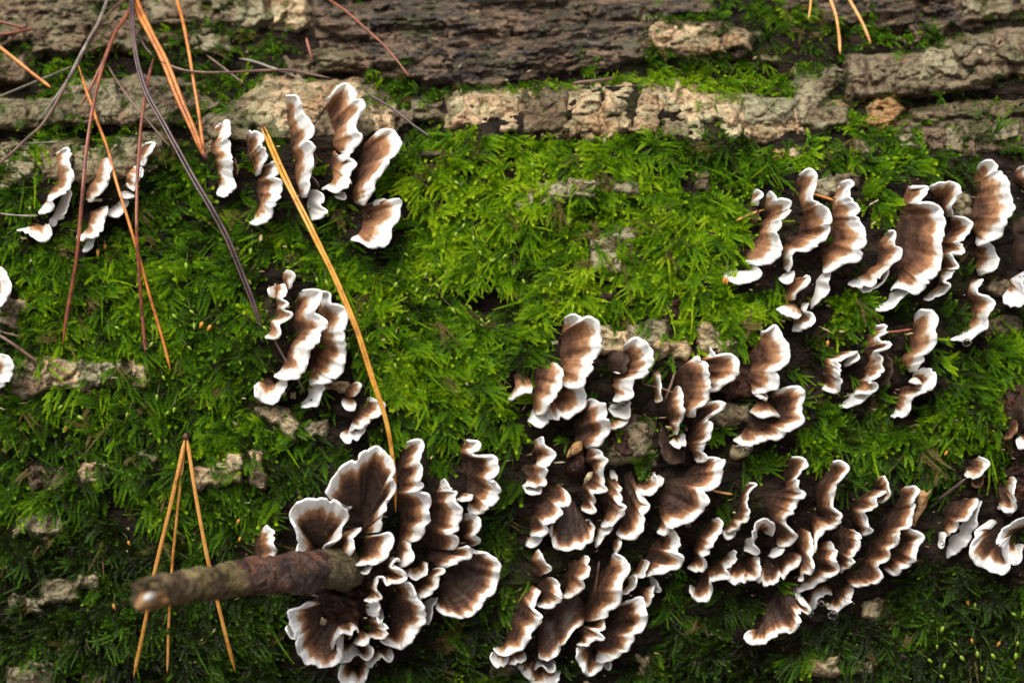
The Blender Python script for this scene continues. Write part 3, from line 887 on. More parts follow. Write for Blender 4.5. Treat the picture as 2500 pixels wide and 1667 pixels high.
T("wavy bracket whose curled top touches the start of the yellow needle", [
    L("A2", "430,520 470,490 540,490 580,550 550,610 600,680 615,710 560,790 545,880", "430,590 440,620 445,680 450,720 460,760 475,800 490,850 510,900", 20, 100),
    L("A2", "640,780 690,780 715,850 670,890 730,940 730,1020 690,1100 650,1170 640,1250 560,1300 460,1300",
      "570,800 550,880 540,960 535,1020 550,1080 560,1130 540,1180 510,1220 495,1260 465,1285", 27, 105)])
T("tall slender bracket behind the yellow needle with a pale dead strip along it", [
    L("A2", "770,200 850,200 895,270 910,350 955,390 1025,500 960,570 1000,640 980,720 995,780 965,900 965,1000 950,1080",
      "775,260 790,330 800,440 820,560 840,680 865,780 860,860 870,930 885,1000 905,1080", 22, 112),
    L("A2", "1050,1010 1080,1080 1060,1150 1105,1200 1000,1275", "970,1000 955,1090 950,1150 965,1200 985,1240", 20, 70, under=True),
    L("A2", "1020,690 1020,790 970,860 1040,940 1060,1010", "970,700 975,800 950,870 970,940 975,1000", -35, 40)])
T("tall bracket with the highest white tip of the upper group, above a thin pointed foot", [
    L("A2", "1130,240 1180,190 1250,110 1335,120 1400,200 1435,280 1400,360 1375,470 1415,560 1385,640 1320,710 1280,720",
      "1105,260 1110,300 1140,360 1175,450 1200,540 1195,600 1200,640 1220,670 1250,690", 26, 120),
    L("A2", "1270,770 1330,750 1360,780 1325,840 1320,890 1330,950 1290,1010 1180,1030 1085,1000", "1190,650 1180,720 1175,800 1185,870 1190,920 1170,950 1130,970 1100,985", 21, 95),
    L("A2", "1290,1030 1285,1085 1200,1070", "1250,1030 1230,1040 1195,1055", 20, 60, under=True)])
T("broad folded bracket with a fan top, last of the upper group before the open moss", [
    L("A2", "1570,500 1620,475 1680,475 1725,510 1750,590 1740,680 1650,740 1640,780 1590,870 1540,940 1530,1030 1480,1100 1450,1145",
      "1470,600 1450,620 1440,660 1430,700 1405,760 1400,850 1390,930 1370,1000 1365,1060 1370,1120 1400,1140", 28, 120),
    L("A2", "1590,1120 1680,1090 1760,1090 1775,1180 1740,1260 1670,1340 1660,1430 1600,1490 1500,1490 1420,1450 1340,1445",
      "1400,1150 1420,1190 1440,1220 1450,1260 1450,1310 1440,1355 1420,1375 1400,1390 1355,1415", 27, 100)])
# --- middle left
T("ragged little bracket with many small lobes at the head of the middle trio", [
    L("A3", "310,120 370,160 350,230 330,270", "285,150 285,180 295,230 305,260", 11, 80),
    L("A3", "290,225 305,300 270,340 320,380 300,440 340,460 260,530 250,590 230,640 145,635", "225,240 220,310 235,350 245,400 240,440 225,490 190,520 190,570 175,600 150,620", 14, 90),
    L("A3", "205,245 175,270 190,320 215,340", "240,240 240,280 238,310 235,340", 14, 70)])
T("long bracket with a cupped white foot, middle of the trio in the moss", [
    L("A3", "430,285 490,275 555,290 550,370 505,450 580,510 590,560 550,640 490,740 470,850 420,930 320,960 215,930",
      "405,300 385,370 385,440 375,520 370,620 360,690 340,740 310,800 290,850 260,890 220,915", 32, 120),
    L("A3", "60,1010 100,1090 170,1130 230,1130 270,1080 305,980 300,950", "115,960 160,955 190,960 210,980 225,1005 235,990 245,960", 27, 85)])
T("bracket with a scalloped rim beside the curved yellow needle, outer one of the trio", [
    L("A3", "580,290 635,310 640,390 720,390 765,440 770,530 740,640 755,720 765,840 730,920 650,975 560,985 490,1000",
      "560,310 555,380 570,460 575,540 565,620 530,700 500,780 495,860 485,930 480,970", 32, 115),
    L("A3", "580,980 590,1060 560,1130 500,1150 420,1170", "490,985 480,1020 485,1060 465,1100 430,1130", 60, 70)])
T("small three-lobed bracket touching the lower part of the yellow needle", [
    L("A3", "840,975 865,990 860,1050 840,1090", "800,1000 775,1050 760,1085 770,1105", 9, 80),
    L("A3", "730,1130 770,1180 820,1190 850,1150", "740,1105 780,1105 820,1105 840,1120", 20, 85),
    L("A3", "960,1110 1040,1150 1010,1230 930,1260 860,1340 790,1350", "930,1090 915,1140 875,1180 845,1240 815,1290 795,1325", 22, 100),
    L("A3", "925,1300 890,1360 840,1410 780,1440 720,1390", "870,1330 840,1350 790,1350 760,1350 730,1362", 40, 70)])
# --- upper right cluster
T("tiny bracket with one white tip, first of the upper right cluster", [
    L("A4", "375,290 425,340 390,390 395,440 370,430", "345,310 340,370 330,420 345,440", 16, 85),
    L("A4", "385,450 390,520 370,580 350,600", "320,440 290,490 300,560 330,595", -30, 50)])
T("wavy bracket with a dark speck on its top edge and a white trailing foot", [
    L("A4", "490,310 545,350 550,395 600,380 660,385 680,420 650,500 590,560 560,640 550,680 590,800 560,880 480,935 390,940 330,910",
      "465,340 460,420 470,490 470,540 430,570 410,650 400,720 350,770 300,840 285,890 290,940", 24, 115),
    L("A4", "385,950 400,1020 360,1070 280,1090 190,1095 100,1030", "330,940 320,985 280,1000 220,1005 160,1000 110,1015", 50, 75)])
T("bracket with a rounded white top that sweeps down into a thin hooked tail", [
    L("A4", "760,180 800,140 840,130 885,190 885,270 855,370 890,410 960,425 1025,480 1025,560 965,600 1000,640 960,720 900,800 830,825 740,810 690,860 680,950 650,1010",
      "735,200 735,260 750,330 775,430 790,500 780,560 765,620 745,690 700,705 650,720 630,780 615,850 610,920 610,980", 22, 118),
    L("A4", "710,1000 690,1070 640,1100 575,1060", "650,1000 630,1020 610,1030 585,1050", 40, 80)])
T("large bracket with a black speck on its pale brown face", [
    L("A4", "1120,250 1180,220 1205,260 1170,290 1220,400 1280,465 1240,520 1300,600 1330,700 1310,820 1250,900 1150,930 1050,990 960,1020",
      "1090,260 1065,340 1050,430 1040,520 1030,620 1000,700 960,800 945,860 955,920 950,990", 28, 125),
    L("A4", "1020,1010 1000,1090 1000,1180 930,1260 850,1330", "930,1030 890,1090 885,1130 875,1200 848,1260", 20, 75, under=True)])
T("short stacked bracket of three lobes hanging below the hooked one", [
    L("A4", "760,1060 830,1055 800,1120 740,1180 720,1250", "690,1060 640,1140 620,1220 615,1290", 14, 90),
    L("A4", "550,1335 620,1380 720,1410 775,1390", "600,1300 650,1285 710,1295 760,1330", 22, 95),
    L("A4", "835,1280 800,1330 810,1370 870,1380 875,1430 820,1480 750,1500 690,1525", "765,1280 765,1330 775,1370 780,1400 745,1420 720,1440 700,1450 688,1490", 24, 80)])
T("small curling bracket with a grey underside, left of the big dark fan", [
    L("A5", "350,610 400,605 400,650 385,690 450,740 455,790 380,850 330,900 290,960 290,1010 200,1040 30,1020",
      "330,620 290,680 275,740 275,820 265,870 215,900 190,930 170,950 110,970 45,1000", 18, 95),
    L("A5", "350,900 330,980 280,1040 200,1080 110,1050", "300,960 290,1010 240,1030 190,1035 120,1022", 20, 50, under=True)])
T("widest dark brown fan of the upper right cluster, with a long white tail", [
    L("A5", "560,270 660,255 630,310 600,360 590,390 680,390 770,450 800,560 790,660 740,710 765,800 770,860 720,950 650,1020 600,1075 500,1060 400,1050 370,1070",
      "500,230 480,330 465,420 430,500 410,620 410,740 425,850 430,930 430,980 400,1020", 26, 130, dark=8),
    L("A5", "520,1080 460,1130 400,1190 340,1215 250,1230", "420,1060 370,1100 355,1150 300,1180 252,1205", 60, 75)])
T("zigzag bracket between the wide dark fan and the tallest one", [
    L("A5", "680,250 720,225 790,225 870,210 930,270 900,320 850,400 865,490", "695,290 715,310 720,350 730,400 765,430 790,445 800,460 815,490", 17, 112),
    L("A5", "870,490 950,500 1020,545 960,630 945,700 945,770 850,770 880,840 900,890 850,920 840,960 790,1010 835,1030 800,1090 720,1140 635,1140",
      "845,510 855,560 830,620 785,680 775,740 765,780 785,830 795,880 775,920 765,960 765,1000 740,1050 700,1080 645,1120", 16, 100)])
T("tallest bracket of the upper right cluster, in three steps down to a water drop", [
    L("A5", "1080,60 1160,50 1225,120 1310,210 1320,350 1370,415 1300,490 1270,550 1240,620 1160,680 1060,720",
      "1050,110 1040,200 1045,300 1045,400 1005,500 1000,560 1030,600 1050,640 1045,690", 26, 128),
    L("A5", "1150,680 1200,790 1240,840 1200,910 1110,950 1100,960", "1060,720 1030,790 1060,830 1065,880 1060,920 1070,960", 34, 85),
    L("A5", "1110,980 1070,1060 1080,1110 1180,1150 1175,1210 1120,1290 1110,1370 1030,1440 960,1470 850,1465", "1010,990 990,1070 1000,1140 1025,1200 1015,1280 995,1340 965,1390 920,1420 860,1450", 22, 100)])
T("dark bracket cut off by the picture edge, top of the pair there", [
    L("A5", "1405,85 1480,90 1500,180 1490,260", "1375,110 1360,160 1370,240", 18, 110, dark=6),
    L("A5", "1500,480 1510,700 1480,920", "1300,500 1330,700 1330,900", -50, 60)])
T("white ruffled bracket cut off by the picture edge, under the dark one", [
    L("A5", "1500,900 1450,960 1440,1040 1450,1120 1420,1200 1350,1200 1270,1170", "1410,930 1335,1000 1345,1050 1300,1080 1265,1110", 60, 100)])
# --- centre right
T("tiny bracket with a brown hood, just off the fan-lobed large one", [
    L("A6", "350,890 340,930 270,930 210,960 120,1015 85,1020", "320,800 240,785 180,800 162,850 165,900 110,975", 17, 80)])
T("large bracket with a fan-shaped lower lobe and a folded upright cap", [
    L("A6", "830,885 900,940 925,1020 900,1080 810,1150 720,1200 620,1230 530,1225 490,1180", "690,900 650,930 620,960 590,1000 560,1030 545,1050 530,1070 515,1090", 28, 75),
    L("A6", "690,170 780,125 870,150 880,178 960,150 1040,220 1055,340 1050,400 1020,540 950,610 945,680 905,780 890,850 800,885 680,880",
      "680,190 675,250 665,330 655,420 645,520 640,600 650,680 670,750 640,790 620,830", 27, 125),
    L("A6", "610,640 650,690 650,760 640,830 660,890 590,950 550,1030 490,1090 470,1160 380,1190",
      "520,610 490,680 430,760 430,830 400,920 370,1000 365,1060 370,1100 335,1170", 20, 118),
    L("A6", "510,1190 510,1250 430,1305 360,1280 295,1255", "480,1150 440,1150 400,1150 370,1155 305,1215", 45, 80)])
T("bracket with a rounded white crown and a dark brown ear behind it", [
    L("A6", "1370,520 1375,600 1340,700 1300,760 1240,735", "1180,480 1130,560 1125,650 1150,725 1200,735", -45, 60),
    L("A6", "1310,470 1380,410 1470,370 1560,430 1640,570 1610,660 1540,760 1450,780 1400,820 1380,900 1400,990 1300,1045 1200,1030",
      "1310,490 1330,520 1350,580 1345,650 1320,710 1295,760 1265,830 1245,900 1240,950 1210,1000", 27, 120),
    L("A6", "1390,1040 1380,1150 1360,1210 1230,1190 1165,1110", "1330,1045 1270,1050 1230,1060 1190,1060 1170,1085", 20, 70, under=True),
    L("A6", "1370,1230 1310,1290 1220,1320 1140,1340", "1310,1200 1240,1220 1180,1240 1140,1290", 15, 70)])
T("thin white sliver of a bracket below the pale bark, beside the round-crowned one", [
    L("A6", "1715,770 1715,870 1690,960 1705,1020 1650,1050", "1675,700 1650,780 1640,880 1648,960 1640,1030", 10, 75)])
T("upright bracket that runs on as a thin zigzag ribbon down its stem", [
    L("A6", "920,1060 960,1030 1020,1020 1090,1070 1110,1150 1100,1220 1150,1310 1110,1430 1060,1500 960,1530",
      "900,1080 875,1180 855,1280 870,1370 865,1440 880,1500 910,1550", 28, 122),
    L("B5", "1230,185 1380,250 1360,290 1410,350 1370,400 1375,480 1390,580 1360,620 1400,690 1270,740 1290,830 1250,850 1285,930 1240,950 1140,910",
      "1180,200 1220,280 1250,370 1285,440 1290,520 1250,600 1180,680 1180,780 1150,850 1130,890", 15, 105)])
T("tall tan bracket with a narrow white rim and a drooping brown tongue", [
    L("A7", "520,480 565,490 570,540 590,580 630,720 610,800 600,880 540,930 510,960 510,1040", "500,490 450,540 410,620 385,700 390,800 395,900 400,980 440,1040", 19, 120)])
T("cup-shaped bracket with a white rim folded over at its top", [
    L("A7", "640,405 690,480 770,480 860,490 915,550 890,640 800,700 720,790 640,800", "645,450 610,500 598,560 605,620 620,680 625,740 628,785", 22, 105)])
T("thin greyish bracket in front of a dark brown lump, with a white cupped tip", [
    L("A7", "360,750 385,770 395,850 385,920 400,1000 380,1120 340,1200", "325,760 305,850 288,950 300,1050 300,1130 305,1190", 14, 115),
    L("A7", "425,1200 425,1290 390,1320 320,1300 275,1265", "395,1170 370,1220 350,1235 310,1240 288,1250", 22, 100),
    L("A7", "410,1460 340,1450 240,1400 190,1290 180,1200", "430,1350 350,1300 300,1240 260,1160 240,1100", -55, 55)])
T("stepped zigzag bracket with a pointed upper lobe, above the broad folded one", [
    L("A7", "600,920 690,905 770,910 750,950 670,1000 600,1070 655,1110 650,1180 620,1260 580,1310 560,1350 600,1400 580,1440 520,1440",
      "560,930 535,970 530,1020 530,1080 505,1150 500,1230 485,1290 495,1340 498,1390 503,1425", 20, 112)])
T("big double bracket with a square white-rimmed lower lobe and two drops beneath", [
    L("A7", "1260,780 1370,775 1470,780 1490,850 1470,950 1470,1080 1390,1150 1300,1210 1180,1240 1090,1260 1010,1310 930,1290 860,1240",
      "1200,840 1190,900 1200,950 1180,1000 1110,1035 1060,1060 1050,1120 1030,1160 1000,1170 950,1190 890,1215", 26, 100),
    L("A7", "1110,270 1170,260 1250,220 1330,330 1365,430 1370,500 1320,570 1250,630 1270,690 1250,780 1150,800 1040,830",
      "1105,290 1060,400 1040,500 1080,580 1055,660 1030,740 1022,800", 26, 125),
    L("A7", "1180,850 1170,880 1130,860 1060,850", "1150,805 1120,810 1080,820 1040,835", 14, 110),
    L("A7", "1290,1030 1180,1020 1090,1030 1005,990", "1190,890 1140,870 1090,880 1050,930", 15, 118)])
T("short bracket with a grey folded tip in dark moss, beside the zigzag ribbon one", [
    L("A8", "250,520 190,580 150,700", "140,540 110,620 110,690", -40, 40),
    L("A8", "470,480 400,505 340,560 310,605 340,660 285,700 285,750 240,760 300,780 290,840 230,890 110,860", "280,490 240,530 180,580 160,640 165,700 155,760 155,800 145,820 130,830 115,845", 20, 95),
    L("A8", "468,490 470,550 340,640", "400,500 350,560 320,610", 20, 60, under=True)])
T("zigzag ribbon bracket with a dark flange, middle of the three beneath the tall cluster", [
    L("A8", "740,490 790,600 780,750 700,850", "690,500 690,600 680,750 640,830", -45, 45),
    L("A8", "650,240 750,230 780,270 700,310 650,340 680,390 770,400 760,440 620,490 690,560 730,650 690,710 560,790 650,820 640,870 520,900 430,920",
      "630,250 595,300 590,380 585,460 595,540 595,620 565,700 545,760 500,810 460,850 430,890", 15, 105),
    L("A8", "630,880 520,960 470,1000 360,1045 280,1030", "520,890 430,920 395,960 340,1000 282,1018", 60, 70)])
T("tall pale bracket with tan streaks and a rounded lower lobe, outer one of the three", [
    L("A8", "1050,100 1120,60 1210,70 1245,150 1250,250 1260,350 1210,450 1120,530 1130,580 1050,690", "1032,130 1028,240 1008,340 998,420 955,500 925,560 940,640 985,700", 24, 118),
    L("A8", "1060,670 1170,665 1240,720 1270,780 1230,850 1130,890 1060,930 1000,1000 970,1080 890,1150 800,1130", "1010,730 1040,760 1090,780 1080,815 1020,830 970,860 935,910 900,980 868,1030 845,1080 815,1120", 26, 100),
    L("A8", "980,790 1040,805 1130,820", "1005,755 1060,750 1110,780", 16, 112)])
# --- cluster on the twig
T("large round fan with dark veins, standing on top of the twig cluster", [
    L("B2", "670,745 520,640 520,560 570,470 630,400 640,360 720,300 830,280 900,200 955,200 985,170 1070,150 1170,210 1220,310 1230,360 1170,460 1225,480 1220,590 1140,700 1140,800 1070,910 1085,960 1060,1040",
      "780,780 830,830 860,860 880,880 895,900 900,910 905,920 905,940 903,960 900,990 900,1010 905,1050", 27, 125, endk=.6),
    L("B2", "1000,1380 960,1450 900,1490 860,1470", "900,1380 870,1390 850,1410 840,1430", 20, 90, under=True),
    L("B2", "1060,1060 1170,1055 1200,1090 1170,1200 1100,1320 1000,1370 880,1390 800,1390", "925,1080 915,1130 915,1180 905,1240 890,1280 860,1310 810,1350", 27, 118)])
T("rounded heart-shaped fan just above the broken twig's bare wood", [
    L("B2", "320,1280 210,1270 225,1160 205,1030 190,970 140,880 160,800 230,720 300,710 400,720 490,700 560,710 650,750 720,800 730,870 660,970 650,1070 620,1110 490,1170 480,1240",
      "400,1230 395,1215 395,1205 400,1200 410,1195 418,1190 425,1190 432,1190 440,1195 446,1200 450,1205 455,1215 460,1225", 29, 110, endk=.6)])
T("small crumpled bracket wedged between the two big fans of the twig cluster", [
    L("B2", "880,985 770,1090 770,1140 790,1230 750,1310", "800,1000 700,1040 610,1150 565,1190 565,1280", 16, 95),
    L("B2", "545,1370 640,1390 760,1390 765,1350", "600,1320 650,1295 710,1300 750,1325", 24, 100)])
T("tall ribbed bracket beside the tip of the yellow needle", [
    L("B3", "230,95 300,75 380,65 380,130 350,210 340,290 370,420 340,500 380,550 290,620 440,640 440,720 420,800 445,900 380,970 385,1050 370,1110 290,1150",
      "205,110 165,230 160,320 180,430 175,520 145,600 125,660 135,760 175,860 170,950 150,1040 140,1110", 25, 125),
    L("B3", "270,1150 290,1210 300,1330 240,1400 150,1420", "150,1110 140,1200 125,1290 130,1350 135,1400", 20, 115)])
T("curled tan bracket with tight white folds below the ribbed one", [
    L("B3", "165,1340 120,1310 80,1360 65,1420 150,1450 200,1530 130,1568", "70,1300 45,1340 30,1420 40,1470 60,1500 80,1550", 16, 125)])
T("tall dark peaked bracket with a ruffled edge, behind the ribbed one", [
    L("B3", "620,470 690,590 740,620 720,680 800,810 800,870 780,960 790,1010 740,1060 700,1070 770,1120 785,1190 740,1230 680,1230",
      "590,490 560,600 530,720 490,830 450,920 420,990 400,1050 390,1100 400,1150 420,1190 450,1215", 24, 115, dark=4),
    L("B3", "790,1200 890,1200 935,1260 910,1300 820,1310 740,1390 640,1430", "690,1240 600,1240 520,1230 470,1260 460,1320 480,1360 520,1395", 24, 120)])
T("ear-shaped bracket with two white lobes, furthest out at the twig cluster's top", [
    L("B3", "900,90 960,80 1000,100 990,145 940,170 970,240 1060,250 1150,250 1210,340 1190,430 1130,480 1130,505 1200,540 1210,640 1130,720 1050,835 920,830 880,770",
      "840,60 820,130 805,260 835,370 865,440 875,530 875,600 875,680 885,730", 28, 118),
    L("B3", "940,640 900,690 830,700 750,710", "860,615 830,635 790,670 755,690", 15, 105)])
T("pale scalloped bracket tucked under the ear-shaped one", [
    L("B3", "850,840 930,860 990,940 1000,1000 950,1080 1000,1150 940,1190", "830,870 810,960 805,1040 785,1100 795,1150 825,1190", 21, 80)])
T("broad hanging fan with a scalloped white rim and dark centre beneath the peaked one", [
    L("S", "1156,1338 1167,1352 1190,1354 1213,1382 1208,1420 1190,1465 1160,1490 1127,1507 1085,1497 1063,1483", "1115,1335 1105,1360 1095,1380 1085,1398 1080,1410 1077,1420 1074,1432 1072,1445 1067,1465", 21, 85, dark=8)])
T("small dark saucer with a thin white rim in the middle of the twig cluster", [
    L("B3", "455,1365 440,1440 370,1500 270,1525 200,1460", "395,1340 370,1380 340,1410 290,1425 220,1440", 15, 105)])
T("stepped white-rimmed bracket between the hanging fan and the deep cup", [
    L("B4", "1860,560 1790,650 1780,740 1760,860 1720,880", "1760,570 1700,600 1680,650 1700,720 1700,800", 20, 55, under=True),
    L("B4", "1850,215 1900,220 1918,270 1870,320 1870,400 1870,470 1770,520 1640,590 1600,570", "1800,230 1750,280 1680,330 1610,370 1595,420 1595,480 1600,530", 20, 105)])
T("largest drooping fan under the twig, with resinous brown centre", [
    L("B4", "960,1230 870,1250 780,1290 700,1330 690,1240", "900,1080 830,1100 770,1110 720,1130 690,1180", 30, 60),
    L("B4", "150,850 105,940 150,1020 220,1060 230,1190", "190,850 200,900 220,960 250,1000 270,1100", 24, 60),
    L("B4", "340,610 270,690 150,740 160,830 190,980 210,1110 230,1200 280,1280 400,1370 520,1390 640,1360 720,1300 690,1190",
      "520,620 490,650 490,690 500,730 520,770 540,800 560,830 590,850 630,870 670,870 700,880 710,910 690,960", 33, 110, endk=.6),
    L("B4", "620,1180 650,1080 700,1020 770,970 850,990 930,930 945,975", "560,1040 600,990 650,940 720,890 790,870 860,860 920,880", 13, 118)])
T("narrow winding bracket along the middle ridge of the twig cluster", [
    L("B4", "1420,110 1340,150 1330,210 1420,250 1460,330 1350,390 1270,410 1260,330 1200,320 1130,370 1120,460 1200,560 1190,600 1100,610 1000,590",
      "1330,80 1290,120 1275,180 1285,240 1290,290 1250,300 1180,300 1125,330 1085,400 1075,470 1060,540 1020,570", 15, 130),
    L("B4", "1050,620 1160,640 1160,770 1080,780", "1045,620 1040,680 1035,740 1040,775", 40, 115),
    L("B4", "1130,800 1190,850 1230,870 1300,940 1270,1010 1180,1045 1060,1030", "1060,780 1055,840 1065,900 1070,950 1055,980 1040,1005", 24, 128),
    L("B4", "1080,1030 1050,1090 980,1110 870,1090", "1030,980 980,955 940,975 895,1035", 22, 122)])
T("deep wet cup with a broad white lip at the twig cluster's lower side", [
    L("B4", "1450,380 1530,400 1560,500 1610,590 1670,640 1700,760 1690,860 1600,980 1560,1050 1480,1150 1380,1150 1270,1120 1190,1060",
      "1380,400 1350,500 1320,590 1290,680 1270,750 1265,810 1280,860 1290,900 1275,940 1230,1000 1190,1040", 23, 112, dark=4),
    L("B4", "1240,800 1200,850 1140,760", "1210,680 1170,700 1135,730", 20, 118, under=True)])
T("small cream lobe hanging between the drooping fan and the deep cup", [
    L("B4", "1060,1100 1090,1200 1050,1280 990,1260 940,1200", "965,1110 960,1130 955,1150 950,1165 945,1180", 18, 105)])
T("lowest pale bracket of the twig cluster, hanging at the picture's bottom edge", [
    L("B4", "1330,1180 1330,1260 1290,1300 1210,1240 1150,1300 1080,1390 1020,1360", "1260,1120 1230,1150 1200,1160 1170,1150 1120,1180 1060,1250 1010,1300", 20, 70),
    L("B4", "720,1360 720,1450 740,1530 800,1560 890,1530 920,1580 970,1570 1050,1450 1060,1390", "790,1290 820,1330 840,1370 870,1400 900,1420 920,1400 950,1360 990,1300", 24, 80)])
T("small brown bracket with a toothed white edge standing above the broken twig", [
    L("B1", "800,600 850,650 845,720 860,780 800,840", "755,640 732,700 732,780 738,840", 16, 95)])
T("flat white bracket edge peeping over the top of the broken twig", [
    L("B1", "730,850 620,860 515,850", "690,832 640,828 560,836", 30, 80)])
# --- bottom middle
T("bracket with a knobbed top and white cupped foot, first of the bottom middle cluster", [
    L("B5", "640,85 685,85 710,180 810,270 780,330 720,400 640,420 720,450 740,510 710,560 725,600 680,650 560,640 450,640",
      "580,120 605,190 615,260 640,330 615,400 550,430 505,480 495,540 500,590 475,620", 20, 105),
    L("B5", "665,660 650,720 560,730 480,700 450,660", "640,650 590,640 540,630 500,635 460,642", 30, 75, under=True)])
T("slanting bracket with a dark cap and forked white tail beneath the knobbed one", [
    L("B5", "930,690 970,700 1010,780 1000,850 910,900 900,970 830,1040 750,1080 700,1110 740,1160 700,1200 550,1230",
      "860,600 830,650 755,670 695,800 645,880 632,960 610,1020 570,1080 545,1150 535,1200", 18, 108, dark=5),
    L("B5", "700,1210 640,1290 560,1345 490,1330", "560,1230 530,1250 510,1290 488,1320", 40, 70)])
T("dark velvety fan with a crimped white rim, facing out of the bottom middle cluster", [
    L("B5", "760,1150 790,1230 790,1310 860,1380 970,1400 1060,1340 1130,1360 1200,1310 1270,1240 1300,1160 1230,1080",
      "830,1000 850,960 890,920 930,890 970,870 1010,870 1050,880 1080,900 1110,940 1140,975 1180,1010", 25, 75, dark=10)])
T("bracket with a thin brown band and long white tail beside the velvety fan", [
    L("B5", "1540,600 1570,630 1610,670 1570,720 1585,790 1560,860 1650,910 1600,990 1530,1060 1450,1110 1360,1110", "1475,480 1500,520 1450,600 1415,700 1405,800 1420,900 1410,1000 1370,1070", 18, 110),
    L("B5", "1500,1110 1470,1170 1390,1210 1340,1330 1300,1360", "1400,1110 1350,1160 1335,1210 1305,1270 1285,1325", 30, 75)])
T("forked bracket with a bowl-like upper arm, right of the thin-banded one", [
    L("B7", "430,355 465,400 460,500 380,555 280,530", "420,370 370,420 320,450 290,470 265,500", 18, 100),
    L("B7", "530,400 480,470 460,430", "470,360 440,380 450,405", 20, 80, under=True),
    L("B7", "300,540 300,610 380,650 370,690 320,730 330,770 310,870 250,945 160,940 90,900", "225,310 195,360 195,440 195,520 195,600 185,690 175,760 140,830 95,880", 22, 115),
    L("B7", "140,950 120,1030 90,1090", "100,930 70,1000 60,1060", 13, 70)])
T("broad brown bracket in two steps with a pointed white corner", [
    L("B7", "900,225 960,220 1060,235 1040,300 1030,370 1040,440 980,490 900,510 900,560 915,640 870,720 750,810 640,830 550,920 460,890",
      "860,240 790,300 760,380 680,400 600,450 555,540 515,630 498,700 495,780 475,850", 27, 122)])
T("bracket with a ruffled pale skirt below the broad two-step one", [
    L("B7", "440,1370 430,1460 370,1560 330,1500", "370,1380 345,1400 305,1430 275,1470", 19, 65),
    L("B7", "430,1300 460,1370 490,1430 430,1440", "380,1290 385,1330 390,1370 400,1410", 20, 45, under=True),
    L("B7", "600,860 630,900 670,970 670,1050 620,1080 680,1120 650,1180 560,1230 480,1280 350,1290", "505,920 475,970 455,1040 435,1100 400,1150 370,1150 355,1200 345,1250", 23, 108),
    L("B7", "340,1140 380,1170 350,1260 330,1300 270,1280 280,1340 200,1410 120,1460", "305,1130 305,1180 295,1230 255,1280 215,1300 215,1350 175,1400 125,1440", 18, 95)])
T("long upright ribbon bracket with a crooked foot in front of the shell-like fan", [
    L("B6", "1400,170 1500,240 1545,290 1535,400 1470,490 1460,620 1440,700 1330,780 1290,860 1210,900", "1375,190 1360,280 1325,370 1260,490 1210,600 1180,680 1140,760 1090,850 1060,920", 24, 130),
    L("B6", "1290,870 1320,970 1250,1020 1280,1090 1180,1090 1090,1150 1000,1150", "1190,900 1180,960 1100,970 1070,1030 1070,1080 1045,1110 1005,1140", 17, 122)])
T("shell-like fan with dark hollow and wide scalloped rim, at the ribbon bracket's foot", [
    L("B6", "1370,1330 1350,1420 1300,1410", "1340,1320 1310,1350 1290,1380", 20, 50),
    L("B6", "1000,1180 990,1250 1020,1330 1060,1440 1120,1495 1200,1450 1270,1380 1300,1340", "1100,1160 1110,1190 1125,1220 1140,1250 1160,1270 1175,1270 1195,1265 1210,1260", 25, 80),
    L("B6", "1490,710 1600,690 1690,660 1740,740 1740,850 1730,900 1700,1010 1620,1060 1560,1200 1470,1270 1380,1300 1290,1340 1200,1340",
      "1390,750 1370,800 1345,850 1320,920 1300,1000 1280,1060 1255,1110 1235,1150 1220,1200 1200,1260", 28, 100, dark=8)])
T("greyish ribbon bracket with a dead yellow strip, outermost at the bottom", [
    L("B6", "450,1240 440,1310 350,1360 265,1360", "400,1200 350,1230 300,1265 275,1320", 14, 70),
    L("B6", "100,1230 80,1310 150,1400 230,1350 270,1280", "125,1215 150,1230 190,1255 230,1265 260,1265", 30, 65),
    L("B6", "620,580 580,640 560,720 530,790 610,860 580,930 520,1000 500,1080 430,1160 330,1230 200,1270 110,1190",
      "500,500 460,570 420,660 390,760 360,860 320,960 280,1060 240,1130 205,1160 160,1165 115,1172", 20, 112, dark=5)])
T("small tan bracket with little white, standing above the greyish ribbon", [
    L("B6", "590,130 620,170 660,250 680,300 720,330 700,380 640,400", "550,150 535,250 560,290 575,330 560,400 590,430", 10, 95)])
T("small dark spoon-shaped bracket with a white lip beside the greyish ribbon", [
    L("B6", "740,430 780,520 820,600 790,640 830,670 770,720 690,770 570,720", "660,430 650,480 645,540 640,600 640,640 630,665 610,690 590,700", 16, 95, dark=8)])
T("slim slanting brown bracket with a thin white edge over the large dark hollow", [
    L("B6", "1080,215 1110,220 1110,280 1155,340 1120,400 1050,450 1040,540 960,630 910,665 845,640", "1050,210 985,280 955,370 915,440 905,520 885,570 865,605", 14, 118, dark=4)])
T("wide dark brown sail of a bracket with a white lower lip, in the bottom middle", [
    L("B6", "830,1440 800,1520 740,1570 560,1570 490,1490 400,1420 370,1380", "740,1400 720,1440 670,1440 600,1420 560,1380 520,1340 450,1340", 26, 60),
    L("B6", "770,1330 760,1430 700,1430 650,1380 540,1420", "740,1310 700,1330 650,1340 600,1320 575,1310", 20, 70, under=True),
    L("B6", "1070,940 960,1010 890,1120 810,1190 790,1280 700,1330 590,1300", "1120,740 1010,660 900,680 780,730 670,780 610,860 575,960", 18, 75, dark=18)])
